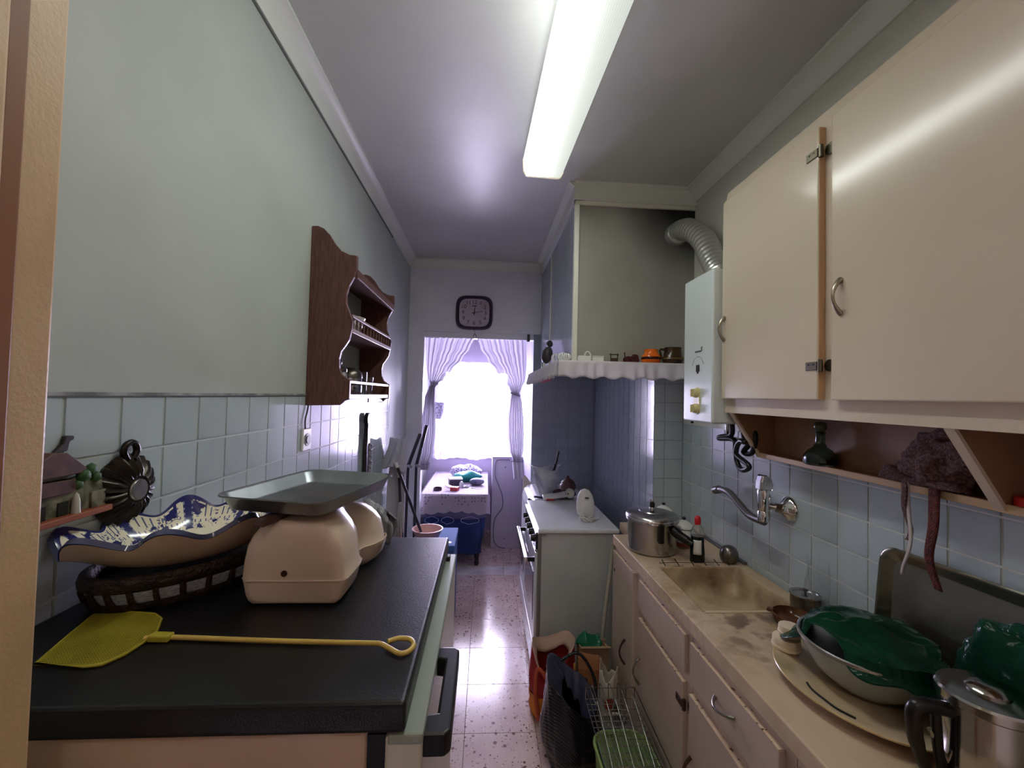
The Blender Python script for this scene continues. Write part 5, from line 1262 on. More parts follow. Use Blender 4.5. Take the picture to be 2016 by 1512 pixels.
def canisters():
    wc = mat('canister_china', (.82,.82,.80), .2); rd = mat('canister_red', (.62,.30,.28), .3); bl = mat('canister_lines', (.35,.36,.42), .4)
    first = None
    for c, lab in (((.925, 2.14, ZW), 'white china canister with knobbed lid half hidden behind the pressure cooker'), ((.968, 2.005, ZW), 'white lined china canister with red band, between the pressure cooker and the bottle')):
        t = thing('china_canister', c, lab, 'canister', 'white china canisters behind the pressure cooker')
        h = .035 if c[1] > 2.1 else 0
        mk('jar', lathe(BM(), [(0,0), (.038,0), (.044,.006), (.052,.030), (.052,.062+h), (.043,.080+h), (.040,.086+h), (0,.086+h)], c, 36), wc, t, smooth=45)
        mk('lid', lathe(BM(), [(.044,.086+h), (.046,.089+h), (.042,.098+h), (.030,.112+h), (.012,.122+h), (.007,.124+h), (0,.124+h)], c, 36), wc, t, smooth=45)
        mk('lid_knob', ball(BM(), (c[0], c[1], c[2]+.131+h), .010, (1,1,.8), 2), mat('canister_knob', (.16,.13,.13), .3), t, smooth=180)
        mk('red_band', lathe(BM(), [(.0450,.006), (.0508,.022), (.0512,.026), (.046,.008)], c, 36), rd, t, smooth=50)
        for k in range(10):
            a = 2*PI*k/10; mk('line', tube(BM(), [(c[0]+r*math.cos(a), c[1]+r*math.sin(a), c[2]+z) for r, z in ((.0523,.032), (.0523,.062+h), (.0436,.080+h))], .0008, 4), bl, t)
canisters()
def soap_bottle():
    c = (.938, 1.815, ZW); dark = mat('dark_liquid_soap', (.035,.07,.075), .12)
    t = thing('soap_bottle', c, 'clear washing up liquid bottle with red cap and dark liquid, beside the sink', 'bottle')
    cp = mat('clear_plastic_bottle', (.86,.87,.88), .08, trans=.75, ior=1.2)
    mk('liquid', lathe(BM(), [(0,0), (.024,0), (.027,.004), (.026,.040), (.0235,.075), (.0235,.100), (.0225,.112), (0,.112)], c, 28, sx=1.2, sy=.96), dark, t, smooth=50)
    mk('bottle', lathe(BM(), [(.0230,.109), (.0245,.112), (.0240,.128), (.018,.146), (.010,.158), (.009,.168), (0,.168)], c, 28, sx=1.2, sy=.96), cp, t, smooth=50)
    mk('cap', lathe(BM(), [(.0125,.160), (.0135,.163), (.0130,.186), (.010,.192), (.006,.196), (0,.197)], c, 20), mat('red_cap', (.78,.10,.12), .3), t, smooth=45)
    bm = BM(); grid(bm, lambda u, v: Vector((c[0]+.0322*math.cos(-2.5+1.1*u), c[1]+.0322*.8*math.sin(-2.5+1.1*u), c[2]+.035+.062*v)), 10, 6); mk('label', bm, white_p, t, smooth=80, thick=.0008)
soap_bottle()
mk('strainer_ball', turn(lathe(BM(), [(0,0), (.026,0), (.034,.010), (.038,.028), (.037,.044), (.028,.062), (.014,.071), (0,.073)], (1.072, 1.800, ZW+.001), 36), 0, 'Z', (0,0,0)), dull_steel, smooth=50, label='round tarnished metal ball shaped cup beside the wall at the far sink corner', cat='cup')

def small_pan():
    c = (1.082, 1.372, ZW)
    t = thing('small_saucepan', c, 'small dark steel saucepan with lid by the near corner of the sink', 'saucepan')
    mk('pan', lathe(BM(), [(0,0), (.040,0), (.043,.004), (.043,.058), (.045,.060), (0,.060)], c, 32), dull_steel, t, smooth=45)
    mk('lid', lathe(BM(), [(.0455,.060), (.0465,.062), (.0455,.065), (.036,.066), (.034,.062), (.010,.064), (0,.064)], c, 32), steel, t, smooth=45)
    mk('lid_knob', lathe(BM(), [(.004,.064), (.004,.070), (.009,.074), (.008,.078), (0,.079)], c, 14), black_p, t, smooth=45)
    d = (.985, 1.300, ZW)
    t = thing('clay_dish', d, 'brown glazed clay dish in front of the small saucepan', 'dish')
    cl = mat('brown_clay_glaze', (.38,.22,.11), .15, c2=(.28,.15,.07), scale=14)
    mk('dish', lathe(BM(), [(0,0), (.044,0), (.054,.012), (.059,.032), (.056,.034), (.050,.014), (.040,.006), (0,.005)], d, 36), cl, t, smooth=50)
    mk('lug', turn(box(BM(), d[0]-.072, d[0]-.052, d[1]-.010, d[1]+.012, ZW+.024, ZW+.034), rad(-40), 'Z', d), cl, t, bev=.004)
small_pan()
def platter():
    c = (.935, .985, ZW+.001)
    t = thing('oval_platter', c, 'large cream oval platter with a dark rim chip near the front edge of the worktop', 'platter')
    pm = mat('platter_glaze', (.76,.68,.55), .16, c2=(.50,.46,.34), scale=5, lo=.52, hi=.75)
    k = 1.10
    mk('platter', lathe(BM(), [(0,0), (.100,0), (.110,.003), (.150,.016), (.185,.026), (.188,.028), (.187,.031), (.182,.031), (.150,.021), (.112,.008), (0,.006)], c, 64, sy=k), pm, t, smooth=45)
    mk('rim_line', tube(BM(), [(c[0]+.187*math.cos(a*PI/40), c[1]+.187*k*math.sin(a*PI/40), c[2]+.031) for a in range(80)], .0014, 5, closed=True), mat('platter_rim', (.84,.72,.52), .2), t)
    crack = [(c[0]+r*math.cos(a), c[1]+r*k*math.sin(a), c[2]+h+.003) for r, a, h in ((.137,rad(172),.014), (.146,rad(183),.017), (.150,rad(195),.019), (.159,rad(206),.022), (.156,rad(217),.021))]
    mk('dark_crack', tube(BM(), smooth_path(crack, 5), .0032, 6), mat('crack_dirt', (.10,.08,.06), .8), t)
    mk('hairline', tube(BM(), [(c[0]-.142, c[1]+.085, c[2]+.0205), (c[0]-.150, c[1]+.045, c[2]+.021)], .0012, 5), mat('crack_dirt', (.10,.08,.06), .8), t)
    lid = mat('cream_plastic_lid', (.86,.79,.69), .4)
    g = (.842, 1.135, ZW+.028)
    def jarlid(cc, r, h, lab):
        t = thing('jar_lid', cc, lab, 'lid', 'stacked cream jar lids')
        mk('cap', lathe(BM(), [(0,0), (r*.95,0), (r,.003), (r,h-.004), (r*.96,h), (0,h)], cc, 32), lid, t, smooth=45)
        mk('grip_ring', lathe(BM(), [(r,.003), (r*1.06,.004), (r*1.06,.010), (r,.011)], cc, 32), lid, t, smooth=45)
    jarlid((.842, 1.135, ZW+.027), .034, .030, 'lower and wider cream plastic jar lid on the platter rim')
    jarlid((.856, 1.142, ZW+.0575), .027, .026, 'upper and smaller cream plastic jar lid of the stack on the platter')
    b = (.955, 1.01, ZW+.009)
    t = thing('glass_bowl', b, 'heavy clear glass bowl on the platter, covered by a green plastic bag', 'bowl')
    gm = mat('thick_bowl_glass', (.84,.86,.84), .06, trans=.45, ior=1.4)
    mk('bowl', lathe(BM(), [(0,0), (.070,0), (.078,.003), (.112,.035), (.134,.075), (.141,.098), (.141,.102), (.137,.102), (.129,.076), (.106,.038), (.072,.010), (0,.008)], b, 48), gm, t, smooth=50)
    mk('silver_rim', lathe(BM(), [(.1395,.094), (.1430,.096), (.1430,.103), (.1395,.105), (.1360,.103), (.1360,.097), (.1395,.094)], b, 48), steel, t, smooth=50)
    mk('food', lathe(BM(), [(0,.012), (.070,.013), (.100,.035), (.121,.070), (.09,.078), (0,.082)], b, 32), mat('bowl_contents', (.55,.45,.30), .7, c2=(.38,.30,.18), scale=20), t, smooth=60)
platter()
def green_bags():
    gp = mat('green_plastic_film', (.08,.25,.18), .16, c2=(.05,.17,.125), scale=6, bump=.35, bscale=38, trans=.12, ior=1.2)
    b = Vector((.955, 1.01, ZW+.009))
    bm = BM()
    def f(u, v):
        a = u*2*PI; R = .150+.030*math.sin(a*3+1)+.022*math.sin(a*5+2)
        if -.9 < math.cos(a-rad(200)) and math.cos(a-rad(190)) > .55: R *= .98
        R = max(R, .118)
        r = v*R
        x, y = r*math.cos(a), r*math.sin(a)
        z = .128 - .16*max(0, r-.108)*1.6 + .026*wob(x*9, y*9, .3, 1, 2) + .013*abs(wob(x*22, y*22, 1, 1, 7)) + .03*(1-v)**2
        if r > .142: z = min(z, .100-(r-.142)*.9)
        return b+Vector((min(x+.012, .122), y-.008, max(z, .008)))
    grid(bm, f, 120, 40, wrap=True); bmesh.ops.remove_doubles(bm, verts=bm.verts, dist=1e-5)
    mk('green_plastic_bag', bm, gp, smooth=55, thick=.0012, label='crumpled dark green plastic bag spread over the glass bowl on the platter', cat='bag')
    bm = ball(BM(), (0,0,0), 1, (1,1,1), 5)
    for v in bm.verts:
        p = v.co; n = .22*wob(p.x, p.y, p.z, 2.2, 12) + .10*abs(wob(p.x, p.y, p.z, 6, 4))
        q = p*(1+n); v.co = Vector((1.062+q.x*.042, .775+q.y*.115, ZW+.135+q.z*.135)); v.co.z = max(v.co.z, ZW+.001); v.co.x = max(1.028, min(v.co.x, 1.074+.115*(v.co.z-ZW)))
    mk('green_plastic_bag', bm, gp, smooth=55, label='bulky dark green plastic bag leaning against the big metal tray at the right edge', cat='bag')
green_bags()
def big_tray():
    t = thing('serving_tray', (1.10, .80, ZW), 'large tarnished metal tray with rounded corners propped against the right wall tiles', 'tray')
    tm = mat('tarnished_tray', (.58,.56,.51), .24, .9, c2=(.44,.42,.36), scale=5, bump=.04, bscale=12)
    W, Hh = .62, .315
    bm = BM()
    def rr(d, dep, rc, n=8):
        out = []
        w2, h2 = W/2-d, Hh/2-d
        for cx, cy, a0 in ((w2-rc, h2-rc, 0), (-w2+rc, h2-rc, PI/2), (-w2+rc, -h2+rc, PI), (w2-rc, -h2+rc, 3*PI/2)):
            for k in range(n+1): a = a0+PI/2*k/n; out.append(bm.verts.new((dep, cx+rc*math.cos(a), cy+rc*math.sin(a))))
        return out
    R = [rr(.034, .003, .025), rr(.030, .002, .028), rr(.012, -.014, .040), rr(.004, -.016, .044), rr(0, -.013, .046), rr(.001, -.009, .046), rr(.010, -.009, .04), rr(.026, .006, .028), rr(.034, .007, .025)]
    skin(bm, R, caps=True)
    bmesh.ops.transform(bm, matrix=Matrix.Translation((1.098, .825, ZW+.0005+Hh/2*.985)) @ Matrix.Rotation(rad(7), 4, 'Y') @ Matrix.Rotation(rad(-1.2), 4, 'X'), verts=bm.verts)
    lo = min(v.co.z for v in bm.verts); bmesh.ops.translate(bm, verts=bm.verts, vec=(0, 0, ZW+.0006-lo))
    hi = max(v.co.x for v in bm.verts); bmesh.ops.translate(bm, verts=bm.verts, vec=(XR-.002-hi, 0, 0))
    mk('tray', bm, tm, t, smooth=45)
big_tray()
def coffee_pot():
    c = (.952, .752, ZW+.0005); cs = mat('coffee_pot_steel', (.72,.71,.68), .14, 1.0)
    t = thing('coffee_pot', c, 'polished steel coffee pot with flat lid and black handle at the lower right corner', 'coffee pot')
    mk('body', lathe(BM(), [(0,0), (.066,0), (.070,.004), (.068,.144), (.066,.150), (0,.150)], c, 48), cs, t, smooth=45)
    mk('lid', lathe(BM(), [(.0705,.146), (.0735,.149), (.0735,.163), (.070,.167), (.028,.170), (0,.170)], c, 48), cs, t, smooth=40)
    mk('lid_boss', lathe(BM(), [(.030,.168), (.031,.173), (.024,.180), (.010,.183), (0,.183)], c, 32), cs, t, smooth=40)
    bk = mat('bakelite', (.07,.06,.06), .3)
    d = Vector((-.87, .15, 0)).normalized()
    def P(r, z): return (c[0]+d.x*r, c[1]+d.y*r, c[2]+z)
    mk('handle', tube(BM(), smooth_path([P(.066,.128), P(.090,.132), P(.116,.132), P(.128,.118), P(.124,.07), P(.112,.030), P(.105,.016)], 5), [.013]*10+[.0125]*12+[.011]*9, 12), bk, t, smooth=60)
    mk('handle_stay', tube(BM(), [P(.090,.126), P(.086,.06), P(.078,.012)], .0085, 10), bk, t, smooth=60)
    mk('spout_pipe', tube(BM(), [P(.066,.030), P(.100,.09)], .004, 8), cs, t, smooth=60)
coffee_pot()
def clear_bag():
    bm = BM()
    def f(u, v):
        a = u*2*PI; r = .040*(1-.25*v)+.010*math.sin(a*3+v*5)+.002*wob(math.cos(a)*3, math.sin(a)*3, v*5)
        return Vector((1.075+r*.75*math.cos(a), 1.315+r*math.sin(a), ZW+.001+.20*v+.010*math.sin(3*a)*v))
    grid(bm, f, 40, 22, wrap=True)
    cm = bpy.data.materials.new('clear_film'); cm.use_nodes = True
    N, L = cm.node_tree.nodes, cm.node_tree.links; N.remove(N['Principled BSDF'])
    g = N.new('ShaderNodeBsdfGlossy'); g.inputs[1].default_value = .08; tr = N.new('ShaderNodeBsdfTransparent'); tr.inputs[0].default_value = (.95,.96,.96,1)
    fr = N.new('ShaderNodeLayerWeight'); fr.inputs[0].default_value = .25; mu = N.new('ShaderNodeMath'); mu.operation = 'MULTIPLY'; mu.inputs[1].default_value = .50; L.new(fr.outputs['Facing'], mu.inputs[0]); mx = N.new('ShaderNodeMixShader'); L.new(mu.outputs[0], mx.inputs[0]); L.new(tr.outputs[0], mx.inputs[1]); L.new(g.outputs[0], mx.inputs[2]); L.new(mx.outputs[0], N['Material Output'].inputs[0])
    mk('clear_plastic_bag', bm, cm, smooth=60, label='upright clear plastic bag between the saucepan and the green covered bowl', cat='bag')
clear_bag()

# ------------------------------------------------------------------ things on the cooker and the machine
def cooker_things():
    z = .8725
    t = thing('hand_mixer', (.635, 2.60, z), 'white plastic kitchen appliance with vent slot standing on the cooker, its cord heaped in front', 'mixer')
    bm = BM(); R = []
    for k, (rx, ry, zz, off) in enumerate(((.040,.028,0,.0), (.054,.036,.012,.0), (.058,.038,.05,.004), (.054,.036,.09,.010), (.044,.031,.125,.016), (.028,.022,.148,.022), (.008,.008,.156,.026))):
        R.append([bm.verts.new((.632+rx*math.cos(2*PI*i/28), 2.60+ry*math.sin(2*PI*i/28)+off*1.5, z+zz)) for i in range(28)])
    skin(bm, R); mk('housing', bm, mat('appliance_white', (.87,.86,.84), .3), t, smooth=60)
    mk('vent_slot', box(BM(), .620, .645, 2.572, 2.580, z+.112, z+.118), mat('slot_dark', (.12,.12,.12), .6), t, bev=.001)
    rings = BM()
    random.seed(3)
    pts = []
    for i in range(70):
        a = i*.62; r = .022+.016*random.random(); pts.append((.620+r*1.3*math.cos(a), 2.500+r*math.sin(a)*1.2, z+.005+.018*random.random()))
    pts += [(.69, 2.52, z+.004), (.72, 2.60, z+.004), (.70, 2.68, z+.004)]
    tube(rings, smooth_path(pts, 3), .0030, 6); mk('cord', rings, mat('white_cord', (.80,.79,.77), .5), t, smooth=60)
    # bag of utensils
    c = Vector((.475, 3.13, .8685)); pw = mat('white_bag_film', (.74,.75,.80), .35, c2=(.66,.67,.73), scale=10)
    t = thing('utensil_bag', c, 'white plastic bag holding dark utensils on the machine beyond the cooker', 'bag')
    bm = BM()
    def f(u, v):
        a = u*2*PI; r = .055+.050*v+.010*math.sin(a*4+v*6)+.012*wob(math.cos(a)*2, math.sin(a)*2, v*4, 1, 3)
        return c+Vector((r*math.cos(a)-.02*v, r*.8*math.sin(a), .005+.205*v+.014*math.sin(a*2+1)*v-.012*math.sin(v*18)*.3))
    grid(bm, f, 48, 24, wrap=True); bm.faces.new([v for v in bm.verts][:48][::-1]); mk('bag', bm, pw, t, smooth=50, thick=.002)
    um = mat('utensil_dark', (.17,.15,.16), .4)
    mk('utensil', tube(BM(), [c+Vector((.01,0,.03)), c+Vector((.078,.02,.325))], [.006,.008], 8), um, t, smooth=60)
    mk('utensil', tube(BM(), [c+Vector((-.01,.01,.03)), c+Vector((.040,-.02,.215)), c+Vector((.048,-.025,.235))], [.006,.007,.013], 8), um, t, smooth=60)
    w2 = mat('white_packet', (.78,.77,.78), .4)
    bm = BM(); grid(bm, lambda u, v: Vector((.42+.17*u, 2.962+.075*v, .882+.022*u+.006*wob(u*5, v*5, 2)+.014*v)), 20, 10); mk('paper_packet', bm, w2, smooth=70, thick=.012, label='flat white paper packet lying in front of the utensil bag', cat='packet')
    bm = ball(BM(), (.59, 3.09, .898), 1, (.085, .055, .034), 4)
    for v in bm.verts: v.co.z = max(.8695, v.co.z+.016*wob(v.co.x, v.co.y, v.co.z, 22)); v.co.x += .01*wob(v.co.y, v.co.z, 1, 18)
    mk('dark_cloth', bm, mat('dark_maroon_cloth', (.28,.20,.23), .85, c2=(.20,.14,.17), scale=14), smooth=80, label='dark maroon cloth heaped beside the utensil bag', cat='cloth')
    t = thing('brown_pot', (.66, 3.32, .8685), 'small brown clay pot with knobbed lid at the back of the machine', 'pot')
    cl = mat('brown_pot_clay', (.36,.24,.22), .4)
    mk('pot', lathe(BM(), [(0,0), (.050,0), (.062,.020), (.062,.045), (.050,.062), (0,.062)], (.66, 3.32, .8685), 28), cl, t, smooth=50)
    mk('lid', lathe(BM(), [(.054,.062), (.054,.066), (.030,.088), (.010,.098), (.012,.112), (0,.116)], (.66, 3.32, .8685), 28), cl, t, smooth=50)
    t = thing('white_cup', (.61, 3.02, .8725), 'white cup lying in front of the dark cloth', 'cup')
    mk('cup', turn(lathe(BM(), [(0,0), (.022,0), (.030,.02), (.034,.055), (.0325,.055), (.028,.02), (0,.004)], (.61, 3.04, .900), 24), rad(70), 'X', (.61, 3.04, .904)), white_p, t, smooth=50)
    mk('red_lighter', turn(box(BM(), .44, .50, 2.962, 2.982, .873, .888), rad(10), 'Z', (.47, 2.97, 0)), mat('red_gloss', (.66,.16,.22), .3), label='small red plastic lighter at the far edge of the cooker lid', cat='lighter', bev=.006, seg=3)
    mk('blue_knob_peg', turn(box(BM(), .365, .435, 3.05, 3.062, .870, .884), rad(-30), 'Z', (.39, 3.06, 0)), mat('peg_dark', (.14,.14,.22), .4), label='small dark peg at the left corner of the machine', cat='peg', bev=.003)
cooker_things()
mk('gas_pipe', tube(BM(), smooth_path([(.70,2.26,.82), (.69,2.255,.70), (.665,2.245,.52), (.648,2.242,.34), (.645,2.245,.16), (.655,2.26,.03)], 6), .011, 10), mat('pale_hose', (.66,.64,.58), .5), smooth=60, label='pale bent hose hanging between the cooker and the base cabinets', cat='hose')

# ------------------------------------------------------------------ bags and things on the floor
def sack(bm, c, rx, ry, h, seed, nu=80, nv=36, top=1.0, lean=(0,0), fold=.10, base=.80, rim=.03):
    c = Vector(c)
    def f(u, v):
        a = u*2*PI; prof_ = base+(1-base)*min(1, v*4)**.6; prof_ *= 1+(top-1)*v**1.4
        n = fold*wob(math.cos(a)*1.6, math.sin(a)*1.6, v*2.2, 1.2, seed)+fold*.5*wob(math.cos(a)*4, math.sin(a)*4, v*5, 1.0, seed+5)
        r = prof_*(1+n)
        return c+Vector((rx*r*math.cos(a)+lean[0]*v*v, ry*r*math.sin(a)+lean[1]*v*v, h*v+rim*v*wob(math.cos(a)*1.5, math.sin(a)*1.5, 0, 1, seed+9)+(rim*.7*v*math.cos(2*a+seed))))
    grid(bm, f, nu, nv, wrap=True); V = list(bm.verts)[:nu]; bm.faces.new(V[::-1]); return f
def floor_bags():
    c = (.372, 2.19, .001)
    t = thing('tote_bag', c, 'red and orange cloth shopping bag with pale rim standing against the cooker front corner', 'bag')
    m = mat('tote_red', (.58,.10,.12), .75, bump=.2, bscale=200); og = mat('tote_orange', (.80,.47,.13), .75, bump=.2, bscale=200); pl = mat('tote_pale', (.78,.66,.58), .8)
    bm = BM(); sk = sack(bm, c, .116, .112, .135, 2, nv=14, fold=.10); mk('lower_panel', bm, og, t, smooth=70)
    bm = BM()
    def up(u, v):
        a = u*2*PI; dip = .10*max(0, math.cos(a-rad(235)))**3
        p = sk(u, .98); q = Vector((p.x-c[0], p.y-c[1], 0))*(1-.10*v+.06*wob(math.cos(a)*2, math.sin(a)*2, v*3, 1, 8))
        return Vector((c[0]+q.x, c[1]+q.y, .130+(.205-dip+.03*math.sin(2*a+1))*v))
    grid(bm, up, 90, 20, wrap=True); mk('upper_panel', bm, m, t, smooth=70, thick=.004)
    bm = BM()
    def rim(u, v):
        p = up(u, 1.0); a = u*2*PI; q = Vector((p.x-c[0], p.y-c[1], 0)); s = 1+.03*math.sin(v*PI)-.42*max(0, v-.45)
        return Vector((c[0]+q.x*s, c[1]+q.y*s, p.z+.012*math.sin(v*PI)-.075*max(0, v-.4)*1.2))
    grid(bm, rim, 90, 8, wrap=True); mk('pale_rim', bm, pl, t, smooth=70, thick=.004)
    mk('strap', tube(BM(), smooth_path([(c[0]-.075, c[1]-.105, .03), (c[0]-.095, c[1]-.110, .16), (c[0]-.085, c[1]-.095, .27), (c[0]-.03, c[1]-.115, .20), (c[0]-.02, c[1]-.125, .06)], 6), .010, 8), mat('tote_strap', (.70,.30,.20), .8), t, smooth=60)
    mk('yellow_side', turn(box(BM(), c[0]+.075, c[0]+.093, c[1]-.085, c[1]-.01, .02, .265), rad(20), 'Z', c), mat('tote_yellow', (.82,.62,.28), .7), t, bev=.007, seg=3)
    # dark striped rubbish bag
    c = (.425, 1.885, .001); bk = mat('black_bag_film', (.055,.062,.085), .24, c2=(.04,.045,.062), scale=7, bump=.0)
    N, L, p = nodes(bk)
    tc = N.new('ShaderNodeTexCoord'); wv = N.new('ShaderNodeTexWave'); wv.inputs['Scale'].default_value = 42; wv.inputs['Distortion'].default_value = 2; wv.bands_direction = 'DIAGONAL'; L.new(tc.outputs['Object'], wv.inputs['Vector'])
    bu = N.new('ShaderNodeBump'); bu.inputs['Strength'].default_value = .35; bu.inputs['Distance'].default_value = .004; L.new(wv.outputs['Fac'], bu.inputs['Height']); L.new(bu.outputs['Normal'], p.inputs['Normal'])
    t = thing('black_plastic_bag', c, 'dark ribbed plastic carrier bag, gaping open, in front of the red and orange tote', 'bag')
    bm = BM()
    def blk(u, v):
        a = u*2*PI
        n = .13*wob(math.cos(a)*1.7, math.sin(a)*1.7, v*2, 1.1, 6)+.07*abs(wob(math.cos(a)*4, math.sin(a)*4, v*4, 1, 2))
        r = (.80+.2*min(1, v*4))*(1+n)*(1-.38*max(0, v-.45)**1.2)
        peak = .10*max(0, math.cos(a-rad(150)))**2 - .10*max(0, math.cos(a-rad(-30)))
        return Vector((c[0]+.132*r*math.cos(a)-.015*v, c[1]+.118*r*math.sin(a), .001+v*(.335+peak*v)))
    grid(bm, blk, 100, 44, wrap=True); bm.faces.new(list(bm.verts)[:100][::-1]); mk('bag', bm, bk, t, smooth=50, thick=.0015)
    bm = BM()
    grid(bm, lambda u, v: (lambda a, p: Vector((c[0]+(p.x-c[0])*(1-.55*v), c[1]+(p.y-c[1])*(1-.55*v), p.z-.09*v+.012*math.sin(a*9)*v)))(u*2*PI, blk(u, 1.0)), 100, 10, wrap=True); mk('inner_folds', bm, mat('bag_inside_film', (.22,.23,.31), .22), t, smooth=50, thick=.0015)
    mk('bag_handle', tube(BM(), smooth_path([blk(.02, .97), blk(.06, .99)+Vector((.01,.02,.06)), blk(.20, .99)+Vector((.02,.01,.075)), blk(.30, .97)], 6), .007, 8), bk, t, smooth=60)
    # brown bag, carton, white bags
    c = (.540, 2.060, .001)
    t = thing('brown_paper_bag', c, 'brown paper carrier bag with dark strap behind the dark plastic bag', 'bag')
    pb = mat('brown_paper', (.60,.38,.23), .75, c2=(.53,.33,.20), scale=6)
    bm = BM(); R = []
    for zz, ex, ey, sx in ((0,.055,.045,0), (.15,.057,.043,0), (.30,.054,.030,-.006), (.345,.052,.012,-.010)):
        R.append([bm.verts.new((c[0]+sx+ex*x, c[1]+ey*y+.004*i, zz+.001)) for i, (x, y) in enumerate(((-1,-1), (0,-1.15), (1,-1), (1,1), (0,.85), (-1,1)))])
    skin(bm, R); turn(bm, rad(-14), 'Z', c); mk('bag', bm, pb, t, bev=.003)
    mk('strap', tube(BM(), smooth_path([(c[0]-.035, c[1]-.040, .27), (c[0]-.02, c[1]-.052, .225), (c[0]+.03, c[1]-.055, .21), (c[0]+.058, c[1]-.045, .16), (c[0]+.062, c[1]-.040, .09)], 6), .009, 8), mat('dark_brown_strap', (.20,.13,.10), .6), t, smooth=60)
    t = thing('flat_carton', (.625, 2.25, 0), 'open pale cardboard carton against the narrow base cabinet', 'box')
    cb = mat('pale_cardboard', (.66,.54,.42), .8); x0, x1, y0, y1, zt = .505, .655, 2.142, 2.212, .345
    for b in ((x0, x1, y0, y0+.006, .001, zt), (x0, x1, y1-.006, y1, .001, zt), (x0, x0+.006, y0+.006, y1-.006, .001, zt), (x1-.006, x1, y0+.006, y1-.006, .001, zt-.02)): mk('side', box(BM(), *b), cb, t)
    mk('bottom', box(BM(), x0+.006, x1-.006, y0+.006, y1-.006, .001, .008), cb, t)
    mk('flap', turn(box(BM(), x0, x1, y0-.030, y0, zt-.002, zt+.003), rad(-22), 'X', (0, y0, zt)), cb, t)
    bm = ball(BM(), (.565, 2.180, .345), 1, (.070, .034, .040), 4)
    for v in bm.verts: v.co += Vector((.02*wob(v.co.x, v.co.y, v.co.z, 22, 1), .012*wob(v.co.x, v.co.y, v.co.z, 20, 5), .03*wob(v.co.x, v.co.y, v.co.z, 26, 3)))
    mk('green_film', bm, mat('bright_green_film', (.08,.42,.30), .3, trans=.2), smooth=60, label='crumpled bright green plastic film stuffed in the pale carton', cat='bag')
    t = thing('white_carrier_bag', (.605, 2.02, 0), 'white plastic carrier bag with a red round print beside the brown paper bag', 'bag')
    wf = mat('white_carrier_film', (.80,.77,.72), .4, c2=(.72,.68,.62), scale=8)
    bm = BM(); sack(bm, (.600, 1.965, .001), .054, .056, .345, 14, fold=.16, top=.75, rim=.05); mk('bag', bm, wf, t, smooth=55, thick=.0015)
    mk('red_print', turn(cyl(BM(), (.575, 1.900, .235), (.575, 1.8975, .235), .026, seg=20), rad(8), 'Z', (.6, 1.96, .2)), mat('red_print', (.58,.22,.14), .5), t)
    mk('bag_handle', tube(BM(), smooth_path([(.575,1.912,.18), (.60,1.885,.205), (.630,1.892,.19), (.636,1.91,.155), (.61,1.896,.13), (.582,1.90,.145)], 6), .007, 8), wf, t, smooth=60)
    bm = BM(); sack(bm, (.620, 1.855, .001), .044, .045, .215, 21, fold=.22, top=.8, rim=.05); mk('grey_carrier_bag', bm, mat('grey_carrier_film', (.62,.61,.62), .4, c2=(.24,.18,.17), scale=16, lo=.5, hi=.58), smooth=55, thick=.0015, label='crumpled grey patterned carrier bag behind the wire rack', cat='bag')
    # green tub with the wire dish rack on it
    gx0, gx1, gy0, gy1, gz = .440, .655, 1.36, 1.68, .295
    t = thing('green_tub', (.548, 1.52, 0), 'pale green plastic tub standing in front of the sink cabinet under the wire rack', 'tub')
    gm = mat('pale_green_plastic', (.56,.66,.38), .4)
    bm = BM()
    def rr(d, z, rc, n=7):
        out = []
        for cx, cy, a0 in ((gx1-d-rc, gy1-d-rc, 0), (gx0+d+rc, gy1-d-rc, PI/2), (gx0+d+rc, gy0+d+rc, PI), (gx1-d-rc, gy0+d+rc, 3*PI/2)):
            for k in range(n+1): a = a0+PI/2*k/n; out.append(bm.verts.new((cx+rc*math.cos(a), cy+rc*math.sin(a), z)))
        return out
    skin(bm, [rr(.03,.001,.05), rr(.022,.01,.055), rr(.008,gz-.03,.06), rr(0,gz-.012,.065), rr(0,gz,.065), rr(.008,gz,.06), rr(.012,gz-.02,.058), rr(.03,.06,.05), rr(.06,.055,.03)]); mk('tub', bm, gm, t, smooth=50)
    mk('tub_lid', box(BM(), gx0+.022, gx1-.018, gy0+.02, gy1-.02, gz-.020, gz-.014), mat('tub_lid_green', (.46,.55,.33), .45), t, bev=.006)
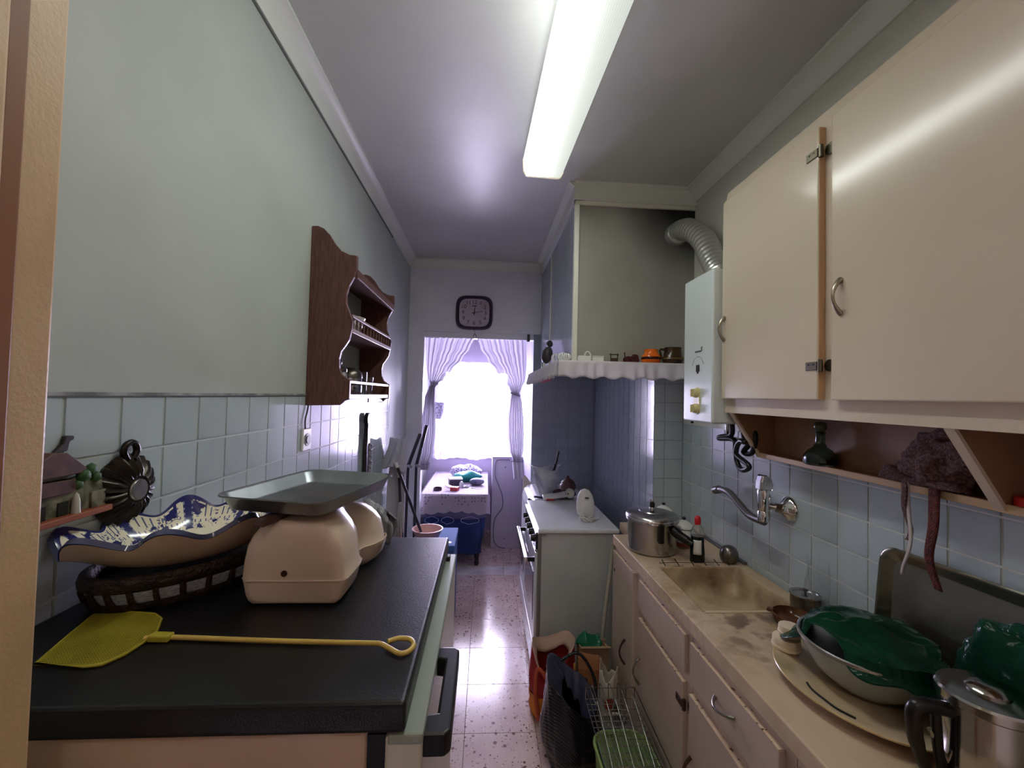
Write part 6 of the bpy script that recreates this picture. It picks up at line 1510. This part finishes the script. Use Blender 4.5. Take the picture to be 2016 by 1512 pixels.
    t = thing('wire_rack', (.56, 1.55, gz), 'chrome wire dish rack lying on the green tub beside the base cabinets', 'dish rack')
    wm = mat('rack_wire', (.60,.60,.57), .25, 1.0)
    x0, x1, y0, y1, z0 = .452, .662, 1.37, 1.80, gz+.004
    up = lambda y: z0+.0+.030*max(0, (y-1.52)/.28)
    bm = BM()
    for i in range(13):
        x = x0+(x1-x0)*i/12; tube(bm, [(x, y0, up(y0)), (x, 1.55, up(1.55)), (x, y1, up(y1))], .0016, 5)
    for j in range(17):
        y = y0+(y1-y0)*j/16; tube(bm, [(x0, y, up(y)), (x1, y, up(y))], .0016, 5)
    mk('base_wires', bm, wm, t, kind='stuff', smooth=60)
    fr = [(x0,y0,up(y0)+.045), (x1,y0,up(y0)+.045), (x1,y1,up(y1)+.045), (x0,y1,up(y1)+.045)]
    mk('top_frame', tube(BM(), fr, .003, 6, closed=True), wm, t, smooth=60)
    for i in range(5):
        x = .475+.038*i; mk('plate_hoop', tube(BM(), smooth_path([(x, 1.80, up(1.8)), (x-.004, 1.79, up(1.8)+.07), (x-.004, 1.72, up(1.7)+.085), (x, 1.62, up(1.62)+.05), (x+.004, 1.50, up(1.5))], 5), .0018, 6), wm, t, smooth=60)
    bm = BM()
    for p in fr: tube(bm, [p, (p[0], p[1], p[2]-.045)], .0022, 5)
    mk('uprights', bm, wm, t, kind='stuff')
    for i, (x, y, r, lab) in enumerate(((.600, 1.44, .022, 'small shiny metal pan cover lying on the wire rack, the larger of the pair'), (.585, 1.385, .018, 'small shiny round metal cover at the near end of the wire rack'))):
        q = thing('pan_cover', (x, y, up(y)+.002), lab, 'cover')
        mk('disc', lathe(BM(), [(0,0), (r*1.2,0), (r*1.25,.003), (r*1.2,.008), (r*.5,.013), (0,.014)], (x, y, up(y)+.002), 28), chrome, q, smooth=45)
        mk('knob', lathe(BM(), [(.003,.013), (.003,.018), (.006,.020), (0,.024)], (x, y, up(y)+.002), 12), black_p, q, smooth=45)
floor_bags()
